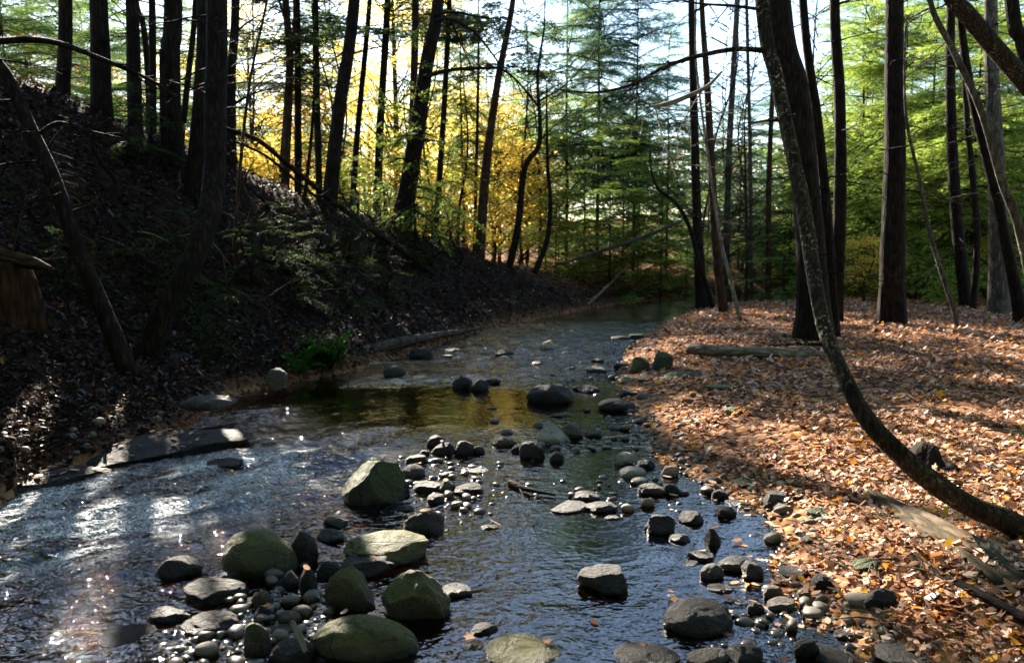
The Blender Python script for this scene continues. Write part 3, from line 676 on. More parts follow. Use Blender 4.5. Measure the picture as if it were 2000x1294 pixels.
trunk_tree("leaning_tree", "rough mossy trunk slanting down into the upper right corner", "tree", [(2420, 760), (2200, 420), (2080, 255), (1995, 155), (1900, 42), (1845, -40)], 9.5, [46, 42, 40, 38, 36, 34], BARK_LI, 7.5, None, 9, 5, (3, 5), .8, 14)
trunk_tree("hemlock_tree", "dark trunk cut by the top right corner above the slanting mossy trunk", "tree", [(2075, 640), (2035, 300), (2000, 90), (1975, 0)], 12, (34, 27), BARK, 13, H_(3), 8.5, 4, (3, 6), 1.0)

# ------------------------------------------------------------------ trees of the middle and far ground: copies of a few kinds
def anchor_words(px):
    """between which two of the trunks drawn above a tree at this pixel column stands"""
    return None
def full_tree(kind, px, d, h, mat, label, group, seed, sx=1.0, trunkmat=None, cat="tree"):
    rs = np.random.RandomState(seed)
    x = (px - 1000) / F * d; z = gz(x, d)
    if kind == 'hemlock': name, crown, h0, tr, tr0 = "hemlock_tree", (HW[seed % 3] if sx >= 1.3 else HM[seed % 3] if group == G2 else HF[seed % 4]), 11.5, ST[seed % 4], 12.0
    elif kind == 'maple': name, crown, h0, tr, tr0 = "maple_tree", MC[seed % 4], 11.0, ST[(seed + 1) % 4], 12.0
    elif kind == 'understorey': name, crown, h0, tr, tr0 = "maple_sapling", MU[seed % 3], 4.6, ST_TH[seed % 3], 7.0
    elif kind == 'hsap': name, crown, h0, tr, tr0 = "hemlock_sapling", HS[seed % 3], 2.6, ST_TH[seed % 3], 7.0
    elif kind == 'bare': name, crown, h0, tr, tr0 = "bare_tree", (None, BC[seed % 3]), 7.0, ST_TH[seed % 3], 7.0
    root = thing(name, label, cat, (x, d, z), group)
    root.rotation_euler = (0, 0, rs.uniform(0, 6))
    s = h / h0; tm = trunkmat or BARK
    o = obj("trunk", tr, root, mat=tm); k = h / tr0
    kk = {'understorey': 1.0, 'hsap': 0.7, 'bare': 1.2, 'hemlock': k * 0.5}.get(kind, k)
    o.scale = (kk, kk, k * 0.97)
    o = obj("limbs", crown[1], root, mat=tm); o.scale = (s * sx, s * sx, s)
    if crown[0] is not None:
        o = obj("crown", crown[0], root, mat=mat); o.scale = (s * sx, s * sx, s)
    return root
G1 = "golden maples behind the slope"; G2 = "hemlocks over the far stream bend"; G3 = "hemlocks filling the right woods"; G4 = "bare slim trees in the bright gap"; G5 = "yellow saplings at the end of the slope"
YT = [  # px, depth, height, material, label
    (500, 30, 10, YEL, "yellow maple seen left of the reddish forked trunk"),
    (585, 33, 7.5, ORA, "orange maple seen between the forked trunk and the thick leaning trunk"),
    (665, 36, 9.5, YEL, "yellow maple behind the thick black leaning trunk"),
    (725, 42, 10, YEL, "yellow maple behind the narrow trunk leaning right"),
    (775, 30, 13, YEL, "tallest yellow maple, behind the upright partner of the great leaning trunk"),
    (835, 34, 11.5, YEL, "bright yellow maple behind the slim leaf-wrapped trunk"),
    (910, 38, 9, YEL, "yellow maple filling the gap left of the root clump trunk"),
    (975, 30, 6.5, GOLD, "amber-gold maple behind the root clump trunk"),
    (1030, 36, 7.5, GOLD, "amber maple behind the elbow tree"),
    (420, 34, 9, YEL, "yellow maple glimpsed behind the biggest left trunk"),
    (310, 30, 8, GOLD, "amber maple glimpsed between the thin ridge stems"),
    (200, 34, 9, GOLD, "amber maple glimpsed behind the stout ridge trunk"),
    (80, 30, 9, ORA, "orange maple glimpsed at the far left of the ridge"),
]
for i, (px, d, h, m, lb) in enumerate(YT): full_tree('maple', px, d, h, m, lb, G1, 200 + i, 1.0, BARK_BR)
US = [
    (700, 24, 3.6, LIME, "small lime-yellow sapling between the thick leaning trunk and the lone trunk"),
    (765, 25, 4.2, YEL, "small yellow sapling at the foot of the lone trunk"),
    (835, 23.5, 3.2, YEL, "small yellow sapling right of the great leaning trunk's foot"),
    (880, 25, 3.5, YEL, "fuller yellow sapling left of the root clump"),
    (965, 26, 4.4, GOLD, "small amber sapling right of the root clump"),
    (1010, 28, 4.6, YEL, "small yellow sapling behind the elbow tree"),
    (530, 23, 3.6, GOLD, "small amber sapling on the crest left of the forked trunk"),
    (480, 22, 3.2, YEL, "small yellow sapling on the crest by the very thin leaning sapling"),
    (1690, 20, 1.7, GOLD, "low amber sapling left of the isolated black column"),
    (1925, 21, 1.6, YEL, "low yellow sapling at the foot of the broad grey trunk"),
]
for i, (px, d, h, m, lb) in enumerate(US): full_tree('understorey', px, d, h, m, lb, G5, 300 + i, 1.0, BARK_BR)
HT = [
    (1105, 31, 12.5, HEM, 1.0, "tall hemlock with a dark trunk at the left of the stream bend"),
    (1165, 30, 13.0, HEM_BL, 1.0, "tallest bluish hemlock in the middle of the stream bend"),
    (1235, 28, 11.0, HEM_BL, 1.05, "bluish hemlock over the right half of the stream bend"),
    (1300, 31, 9.5, HEM_BL, 1.0, "bluish hemlock behind the moss-footed hemlock"),
    (1190, 24.5, 5.0, HEM_LT, 1.5, "low wide light green hemlock hanging over the far water"),
    (1290, 23.8, 4.6, HEM_LT, 1.5, "low light green hemlock hanging over the water by the moss-footed hemlock"),
    (1085, 24, 3.4, HEM_LT, 1.4, "low light green hemlock above the cut bank right of the elbow tree"),
    (1000, 37, 9.5, HEM, .8, "hemlock mixed into the golden leaves right of the root clump trunk"),
    (905, 26, 9.5, HEM, .55, "narrow hemlock mixed into the golden leaves left of the root clump trunk"),
]
HT += [
    (1060, 38, 6.5, HEM, 1.2, "far hemlock seen between the elbow tree and the dark-trunked hemlock"),
    (1140, 40, 8, HEM, 1.3, "far hemlock right behind the dark-trunked hemlock of the stream bend"),
    (1225, 42, 8, HEM_BL, 1.3, "far bluish hemlock seen through the stream bend hemlocks"),
    (1330, 40, 7.5, HEM_BL, 1.4, "far low hemlock behind the ruddy shaggy trunk"),
    (1140, 25.5, 3.2, HEM_LT, 1.6, "lowest light green hemlock brushing the far bank below the grey branch"),
    (1245, 26, 4.8, HEM_LT, 1.35, "mid-height hemlock just behind the low wide one over the water"),
    (1175, 34, 3.2, HEM_LT, 1.6, "low hemlock behind the stream bend between two tall hemlocks"),
    (1290, 35, 3.4, HEM, 1.6, "low hemlock far behind the moss-footed hemlock"),
    (1090, 32, 4.0, HEM_LT, 1.6, "low hemlock far behind the elbow tree's cut bank"),
    (1380, 30, 3.8, HEM, 1.6, "low hemlock far behind the ruddy shaggy trunk"),
    (1140, 27.5, 6.0, HEM_LT, 1.35, "mid-height light green hemlock at the left of the stream bend"),
    (1215, 29, 6.8, HEM_LT, 1.3, "mid-height light green hemlock in the middle of the stream bend"),
    (1300, 27, 6.0, HEM_LT, 1.35, "mid-height light green hemlock behind the black crooked stem"),
    (1065, 28.5, 5.4, HEM_LT, 1.35, "mid-height light green hemlock just right of the elbow tree"),
    (1380, 32, 6.5, HEM, 1.35, "mid-height hemlock behind the ruddy shaggy trunk"),
    (1340, 22.5, 2.6, HEM_LT, 1.5, "small light green hemlock at the root of the moss-footed hemlock"),
]
for i, (px, d, h, m, sx, lb) in enumerate(HT): full_tree('hemlock', px, d, h, m, lb, G2, 400 + i, sx)
HR = [
    (1440, 30, 7.5, HEM_BL, 1.1, "dark hemlock low in the blue sky gap"),
    (1490, 33, 8, HEM_BL, 1.0, "dark hemlock left of the massive mossy-rooted trunk"),
    (1540, 27, 6, HEM, 1.0, "short hemlock directly left of the massive mossy-rooted trunk"),
    (1670, 27, 11, HEM_LT, 1.2, "light green hemlock between the twin trunks and the isolated black column"),
    (1715, 33, 12, HEM_LT, 1.1, "far light green hemlock just left of the isolated black column"),
    (1800, 25, 10.5, HEM_LT, 1.25, "light green hemlock filling the space right of the isolated black column"),
    (1850, 31, 12, HEM, 1.2, "deep green hemlock behind the double-footed trunk"),
    (1920, 28, 11, HEM_LT, 1.2, "light green hemlock behind the broad grey trunk"),
    (2010, 24, 10, HEM_LT, 1.2, "light green hemlock at the right edge"),
    (1760, 38, 12, HEM, 1.2, "deep green hemlock far behind the isolated black column"),
    (1600, 36, 8.5, HEM, 1.1, "far hemlock behind the twin trunks"),
    (2080, 30, 12, HEM, 1.2, "deep green hemlock past the right edge trunks"),
]
HR += [
    (1400, 36, 5.5, HEM_BL, 1.6, "low far hemlock between the shaggy trunk and the blue sky gap"),
    (1460, 25, 3.4, HEM_BL, 1.5, "small bluish hemlock among the pole trunks"),
    (1530, 21.5, 2.8, HEM, 1.5, "small hemlock beside the brown straight pole"),
    (1685, 22, 3.6, HEM, 1.5, "small hemlock behind the low amber sapling"),
    (1790, 21, 3.2, HEM, 1.5, "small hemlock right of the isolated black column's foot"),
    (1880, 24, 4.4, HEM_BL, 1.5, "small bluish hemlock behind the double-footed trunk"),
    (1960, 22, 3.8, HEM, 1.5, "small hemlock behind the black trunk at the right edge"),
    (1740, 24, 9.5, HEM_LT, 1.3, "wide light green hemlock directly behind the isolated black column"),
    (1890, 21, 9.0, HEM_LT, 1.25, "near light green hemlock spreading over the double-footed trunk"),
    (1630, 40, 12, HEM_LT, 1.3, "far light green hemlock just right of the twin trunks"),
    (1570, 44, 8, HEM, 1.5, "farthest hemlock left of the twin trunks"),
    (1480, 46, 7, HEM_BL, 1.6, "farthest bluish hemlock in the sky gap"),
]
for i, (px, d, h, m, sx, lb) in enumerate(HR): full_tree('hemlock', px, d, h, m, lb, G3, 500 + i, sx)
HL = [(40, 24, 11, HEM, 1.2, "hemlock behind the ridge at the left edge"), (150, 27, 11.5, HEM, 1.2, "hemlock behind the ridge between its first and second trunks"),
      (235, 30, 11, HEM, 1.0, "hemlock behind the ridge between its second and third trunks"), (360, 26, 10.5, HEM, 1.0, "hemlock behind the ridge left of the biggest left trunk"),
      (90, 33, 13, HEM, 1.2, "far hemlock behind the ridge at the left edge gap"), (290, 24, 11, HEM, 1.0, "hemlock close behind the thin ridge stems"), (190, 40, 14, HEM, 1.2, "farthest tall hemlock behind the stout ridge trunk"),
      (400, 34, 11, HEM, .8, "far hemlock behind the biggest left trunk"), (545, 42, 8, HEM, .9, "far hemlock behind the reddish forked trunk"),
      (630, 33, 12, HEM, .7, "narrow hemlock behind the thick leaning trunk"), (480, 36, 10, HEM, .9, "hemlock behind the very thin leaning sapling")]
for i, (px, d, h, m, sx, lb) in enumerate(HL): full_tree('hemlock', px, d, h, m, lb, "hemlocks behind the left ridge", 550 + i, sx)
for i, (x, y, h) in enumerate([(-9.5, 1, 17), (-7, -5, 17), (-2, -8, 18), (3.5, -7, 17), (8.5, -4, 17), (10, 2.5, 16), (-13, 6, 16), (13.5, 7, 15), (-5, -13, 18), (6, -14, 18)]):  # unseen hemlocks added around the viewpoint to block open sky light
    o_ = full_tree('hemlock', 1000, 20, h, HEM, "unseen hemlock added behind the viewer to shade the scene", "hemlocks added behind the viewer for shade", 800 + i, 1.29)
    o_.location = (x, y, gz(x, y))
# slim bare trees far back
rsb = np.random.RandomState(11)
for i in range(58):
    px = rsb.uniform(440, 2050) if i % 2 else rsb.uniform(440, 1060)
    d = rsb.uniform(22, 46)
    full_tree('bare', px, d, rsb.uniform(7, 12), None, "slim bare tree standing far back among the autumn leaves", G4, 600 + i, 0.8, [BARK, BARK_GR, BARK_BR][i % 3])
# little hemlocks on the dark slope
SL = [(545, 12.8, 1.15, HEM_DK, "small hemlock on the dark slope with a sunlit tip"), (675, 15.0, 1.3, HEM_DK, "small hemlock lower on the dark slope near the fallen branch"),
      (600, 12.3, 0.9, HEM_DK, "small dark hemlock at the foot of the slope behind the fern"), (360, 10.8, 1.3, HEM_DK, "bluish hemlock sapling beside the biggest left trunk"),
      (820, 17.8, 1.2, HEM_DK, "small hemlock on the cut bank beside the fallen branch"), (740, 17, 1.0, HEM_DK, "small bluish hemlock just above the fallen branch"), (280, 12.6, 1.2, HEM_DK, "bluish hemlock sapling high on the slope below the broad ridge trunk")]
SL += [(480, 11.8, 0.9, HEM_DK, "low dark hemlock on the slope below the thin leaning sapling"), (620, 14, 1.0, HEM_DK, "low hemlock in the middle of the dark slope"),
      (700, 13.6, 0.9, HEM_DK, "low dark hemlock just above the bank log"), (760, 15.2, 0.9, HEM_DK, "low hemlock above the far half of the bank log"),
      (860, 19.4, 0.9, HEM_DK, "small hemlock on the cut bank left of the fallen branch's lower end"), (420, 9.9, 0.7, HEM_DK, "tiny hemlock right of the biggest left trunk's foot"), (130, 9.5, 0.8, HEM_DK, "tiny hemlock on the slope left of the crooked black tree")]
SL += [(812, 18.4, 4.6, HEM_LT, "tall light green hemlock sapling against the great leaning trunk"), (752, 19.5, 3.4, HEM_LT, "light green hemlock sapling at the foot of the lone dark trunk"),
      (700, 18.5, 1.5, HEM, "small hemlock right of the thick leaning trunk's foot"), (880, 20.5, 3.0, HEM_LT, "light green hemlock sapling right of the great leaning trunk")]
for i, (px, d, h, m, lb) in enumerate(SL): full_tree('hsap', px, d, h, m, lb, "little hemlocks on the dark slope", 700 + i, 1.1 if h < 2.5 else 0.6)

# the far wood closing the view
rsd = np.random.RandomState(21)
fw_ = Acc()
C = []
for k in range(2600):
    a = rsd.uniform(-0.8, 0.8); d = rsd.uniform(52, 85)
    x = a * d; top = (10.5 + 4.0 * fbm(np.array([a * 7.0]), np.array([0.3]), 4, 3)[0] * 2) * d / 65
    if 0.14 < a < 0.36: top *= 0.72
    if -0.25 < a < -0.12: top *= 0.8
    z = rsd.uniform(-0.5, 1) if k % 3 == 0 else rsd.uniform(0, top); n = 42
    C.append(np.array([x, d, z + 1.2]) + rsd.normal(0, 1, (n, 3)) * [1.3, 1.0, 0.55])
C = np.concatenate(C)
fw_.add(*leafquads(C, rsd, 0.34, 0.6))
FARM = leaf_mat("leaf_far", [(0, (0.05, 0.08, 0.025)), (0.35, (0.10, 0.12, 0.04)), (0.55, (0.15, 0.115, 0.075)), (0.85, (0.26, 0.18, 0.045)), (1, (0.22, 0.11, 0.03))], 0.45)
tag(obj("distant_woods", fw_.build("distant_woods", False), None, None, FARM), "hazy autumn woods closing the view", None, None, "stuff")

# ------------------------------------------------------------------ rocks
def ico(sub):
    import bmesh
    bm = bmesh.new(); bmesh.ops.create_icosphere(bm, subdivisions=sub, radius=1.0)
    V = np.array([v.co[:] for v in bm.verts]); Fc = np.array([[v.index for v in f.verts] for f in bm.faces]); bm.free(); return V, Fc
ICO = {2: ico(2), 3: ico(3), 4: ico(4), 5: ico(5)}
def sinnoise(P, rs, freq, n=14):
    r = np.zeros(len(P))
    for _ in range(n):
        k = rs.normal(0, freq, 3); r += np.sin(P @ k + rs.uniform(0, 6.28)) / n ** 0.5
    return r
def rock_verts(rs, sub, shape):
    V, Fc = ICO[sub]; V = V.copy()
    cutn, rng, bumpy = {'round': (6, (0.76, 0.95), 0.05), 'oval': (2, (0.90, 0.985), 0.03), 'angular': (9, (0.58, 0.86), 0.035), 'flat': (5, (0.7, 0.92), 0.04), 'point': (7, (0.6, 0.85), 0.03)}[shape]
    P = V * (1 + 0.09 * sinnoise(V, rs, 1.5)[:, None])
    for _ in range(cutn):
        n = rs.normal(0, 1, 3); n[2] = n[2] * 0.8 + 0.25; n /= np.linalg.norm(n); c = rs.uniform(*rng)
        d = P @ n - c
        soft = 0.10 if shape in ('round', 'oval') else 0.03
        P = P - np.where(d > 0, d * (1 - soft) , 0)[:, None] * n
    if shape == 'point':
        z = P[:, 2]; k = np.clip((z + 0.2) / 1.2, 0, 1); P[:, 0] = P[:, 0] * (1 - 0.6 * k) - 0.35 * k; P[:, 1] *= (1 - 0.5 * k)
    P = P * (1 + bumpy * sinnoise(V, rs, 3.5)[:, None] + bumpy * 0.35 * sinnoise(V, rs, 9)[:, None])
    lo, hi = P.min(0), P.max(0); P = (P - (lo + hi) / 2) / ((hi - lo) / 2)
    rid = np.zeros(len(V))
    for _ in range(10):
        k = rs.normal(0, 4.5, 3); rid += 0.4 - np.abs(np.sin(V @ k + rs.uniform(0, 6.28)))
    fine = sinnoise(V, rs, 16, 20) * sinnoise(V, rs, 3.0)
    P = P * (1 + (0.004 if shape == 'oval' else 0.013 if shape == 'round' else 0.02) * rid[:, None] + 0.007 * fine[:, None])
    lo, hi = P.min(0), P.max(0); P = (P - (lo + hi) / 2) / ((hi - lo) / 2)
    return P, Fc
ROCKN = 0
def rock(px, py, w, h, mat='dark', shape='round', label=None, yaw=None, group=None, name="stone", base=0.0, depth=None, tilt=0.0):
    """px, py: middle of the front foot of the rock in photograph pixels, w, h: its size there"""
    global ROCKN; ROCKN += 1
    rs = np.random.RandomState(1000 + ROCKN)
    p = on_z(px, py, base)
    zb = base
    g = gz(p[0], p[1])
    if g > 0.03:
        for _ in range(5): zb = gz(p[0], p[1]); p = on_z(px, py, zb)
    d = p[1]; W_ = w * d / F
    dep = W_ * (depth or rs.uniform(0.7, 0.95))
    a = math.atan2(CAMH, d)
    hz = max((h * d / F - dep * 0.75 * sin(a)) / cos(a), 0.30 * h * d / F)
    sub = 5 if w > 120 else 4 if w > 40 else 3
    V, Fc = rock_verts(rs, sub, shape)
    below = 0.55
    V = V * [W_ / 2 * 1.03, dep / 2, hz / 2 * (1 + below)]
    if tilt: V = np.stack([V[:, 0] * cos(tilt) - V[:, 2] * sin(tilt), V[:, 1], V[:, 0] * sin(tilt) + V[:, 2] * cos(tilt)], -1)
    yw_ = rs.uniform(-0.35, 0.35) if yaw is None else yaw
    V = np.stack([V[:, 0] * cos(yw_) - V[:, 1] * sin(yw_), V[:, 0] * sin(yw_) + V[:, 1] * cos(yw_), V[:, 2]], -1)
    V[:, 2] -= V[:, 2].max() - hz
    me = mesh(name, V, [Fc], True, [RM[mat]])
    o = obj(name, me, None, (p[0], d + dep * 0.42, zb))
    tag(o, label, "rock" if name == "boulder" else "stone", group)
    return o
CG1 = "boulders heaped in the near stream"
rock(497, 1128, 152, 112, 'olive', 'oval', "biggest rounded olive-green boulder of the near heap", 0, CG1, "boulder", tilt=-.05)
rock(588, 1108, 62, 78, 'dark', 'round', "dark brown boulder leaning on the right side of the biggest rounded boulder", None, CG1, "boulder")
rock(745, 1108, 172, 86, 'olive', 'round', "boulder with a sunlit tan top at the back of the near heap", 0.2, CG1, "boulder")
rock(808, 1212, 142, 118, 'olive', 'angular', "angular grey-green boulder at the right of the near heap", 0.1, CG1, "boulder")
rock(675, 1195, 97, 106, 'olive', 'angular', "upright wedge-shaped mossy boulder left of the angular grey-green boulder", 0.15, CG1, "boulder", tilt=.25)
rock(712, 1128, 112, 56, 'dark', 'angular', "dark boulder in shade behind the upright wedge boulder", None, CG1, "boulder")
rock(703, 1290, 226, 104, 'olive', 'oval', "long low dark boulder at the front of the near heap", 0.0, CG1, "boulder", depth=.5)
rock(402, 1180, 132, 62, 'dark', 'round', "wide dark boulder with a lit patch left of the near heap", None, CG1, "boulder")
rock(395, 1242, 116, 56, 'dark', 'round', "low brown boulder in front of the wide dark boulder with a lit patch", None, CG1, "boulder")
rock(492, 1282, 60, 78, 'moss', 'round', "knobbly moss-topped stone beside the sunlit beige stone", None, CG1)
rock(560, 1300, 92, 62, 'dark', 'round', "black stone at the bottom edge left of the long low boulder", None, CG1)
rock(508, 1186, 46, 38, 'tan', 'angular', "small blocky stone with a lit flat top below the biggest rounded boulder", None, CG1)
rock(513, 1212, 44, 36, 'dark', 'point', "small dark pointed stone behind the knobbly moss-topped stone", None, CG1)
rock(562, 1218, 50, 30, 'tan', 'oval', "sunlit beige oval stone near the driftwood stick", None, CG1)
rock(548, 1238, 50, 22, 'tan', 'flat', "flat beige stone under the sunlit beige oval stone", None, CG1)
rock(462, 1190, 62, 24, 'tan', 'flat', "thin tan stone with a red leaf left of the blocky stone", None, CG1, tilt=.25)
rock(440, 1140, 60, 30, 'dark', 'round', "dark stone tucked under the left of the biggest rounded boulder", None, CG1)
rock(340, 1130, 90, 50, 'dark', 'round', "black half-sunk stone at the left end of the near heap", None, CG1)
rock(320, 1215, 80, 36, 'dark', 'flat', "low black stone left of the low brown boulder", None, CG1)
rock(600, 1165, 36, 62, 'dark', 'oval', "narrow upright slate stone between the two heaps of boulders", None, CG1)
rock(560, 1150, 44, 40, 'dark', 'angular', "dark chunk between the biggest boulder and the narrow slate stone", None, CG1)
rock(640, 1130, 50, 40, 'dark', 'round', "dark stone sunk between the two heaps of boulders", None, CG1)
rock(230, 1262, 110, 26, 'dark', 'flat', "flat bluish wet slab awash at lower left", 0.3, CG1)
rock(724, 988, 128, 108, 'moss', 'angular', "tall boulder capped with green moss in midstream", 0.1, None, "boulder", tilt=-.12)
CG2 = "dark stones strung across midstream"
rock(826, 1042, 82, 54, 'dark', 'round', "wet dark boulder between the moss-capped boulder and the tan-topped boulder", None, CG2)
rock(652, 1030, 52, 26, 'grey', 'flat', "grey wet stone left below the moss-capped boulder", None, CG2)
rock(642, 1060, 62, 34, 'grey', 'flat', "larger grey wet stone just in front of another grey wet stone", None, CG2)
for a in [(850, 876, 36, 30, 'dark', 'round', "round black stone at the back of the midstream row beside golden water"),
          (864, 890, 46, 30, 'dark', 'round', "wider black stone in front of the round black stone of the midstream row"),
          (906, 890, 40, 34, 'dark', 'round', "knobby black stone in the middle of the midstream row"),
          (934, 888, 26, 20, 'dark', 'round', "small black stone touching the knobby black stone's right side"),
          (828, 892, 22, 16, 'dark', 'round', "smallest black stone at the left of the midstream row"),
          (812, 908, 42, 22, 'dark', 'flat', "low black stone touching the moss-capped boulder's upper right"),
          (805, 934, 46, 32, 'grey', 'round', "grey stone with an orange leaf beside the moss-capped boulder"),
          (838, 962, 82, 30, 'dark', 'flat', "long low wet stone right of the moss-capped boulder"),
          (870, 964, 30, 28, 'grey', 'angular', "small shiny grey stone between two low dark stones"),
          (914, 967, 62, 28, 'dark', 'flat', "flat black stone at the near edge of the golden pool"),
          (926, 925, 54, 16, 'grey', 'flat', "flat bluish stone lying in the golden pool"),
          (985, 872, 50, 26, 'tan', 'flat', "brown flat-topped stone left of the pale pointed rock"),
          (966, 826, 18, 12, 'pale', 'round', "tiny pale stone alone in the golden water"),
          (990, 848, 26, 14, 'pale', 'flat', "small pale flat stone behind the brown flat-topped stone"),
          (1040, 896, 54, 40, 'dark', 'round', "dark rounded stone in front of the pale pointed rock"),
          (1088, 902, 30, 24, 'dark', 'round', "black wet stone right of the dark rounded stone"),
          (955, 1034, 36, 12, 'dark', 'flat', "small dark stone alone in the blue ripples"),
          (1060, 836, 36, 14, 'grey', 'flat', "low grey pebbles clump behind the pale pointed rock"),
          (776, 968, 46, 40, 'dark', 'round', "dark stone pressed against the right foot of the moss-capped boulder"),
          (850, 985, 34, 24, 'dark', 'angular', "dark chunk in front of the long low wet stone"),
          (1010, 884, 26, 18, 'dark', 'round', "small dark stone left of the dark rounded stone"),
          (790, 1000, 36, 18, 'grey', 'flat', "bluish wet stone below the moss-capped boulder")]:
    rock(*a, None, CG2)
rock(1082, 868, 72, 52, 'pale', 'point', "pale pointed rock with a shaded face in midstream", 0.2, None)
rock(1118, 856, 46, 34, 'tan', 'round', "tan rounded stone right of the pale pointed rock", None, None)
CG3 = "stones in the riffle upstream"
for a in [(1160, 855, 36, 18, 'dark', 'flat', "low dark stone right of the tan rounded stone"),
          (1076, 788, 94, 48, 'dark', 'round', "big black domed rock in midstream upstream of the pale pointed rock"),
          (902, 760, 44, 30, 'dark', 'angular', "dark peaked stone below the small white riffle"),
          (936, 764, 38, 26, 'dark', 'round', "dark stone touching the right of the peaked stone"),
          (962, 750, 34, 12, 'dark', 'flat', "flat dark stone behind the peaked pair"),
          (768, 736, 44, 26, 'grey', 'angular', "blue-grey shiny stone at the left bank below the log"),
          (1070, 684, 30, 20, 'pale', 'round', "pale stone standing in the glittering riffle"),
          (985, 694, 44, 13, 'dark', 'angular', "dark slab left of the glittering riffle"),
          (884, 686, 30, 8, 'dark', 'flat', "upper of two dark stones barely above water by the log"),
          (872, 698, 26, 7, 'dark', 'flat', "lower of two dark stones barely above water by the log"),
          (1150, 767, 48, 18, 'dark', 'flat', "black wet stone right of the big black domed rock"),
          (1206, 804, 72, 30, 'dark', 'round', "broad dark stone at the right shore of the green pool"),
          (1166, 728, 42, 16, 'grey', 'flat', "grey stone at the right end of the riffle"),
          (1215, 720, 30, 14, 'dark', 'round', "dark stone left of the round shore boulder"),
          (960, 800, 22, 7, 'grey', 'flat', "bluish stone just breaking the golden water"),
          (1168, 708, 26, 10, 'dark', 'flat', "low dark stone below the glittering riffle"),
          (1050, 712, 22, 8, 'dark', 'flat', "tiny dark stone below the pale riffle stone"),
          (1145, 805, 18, 9, 'dark', 'round', "tiny dark stone in the green pool"),
          (1092, 815, 30, 10, 'grey', 'flat', "small bluish stone right of the black domed rock's foot"),
          (820, 702, 46, 26, 'dark', 'round', "dark stone under the tip of the bank log"),
          (1205, 840, 40, 14, 'grey', 'flat', "flat grey stone below the broad dark shore stone"),
          (1230, 775, 40, 16, 'dark', 'flat', "flat dark stone behind the broad dark shore stone")]:
    rock(*a, None, CG3)
CG4 = "stones along the right shore"
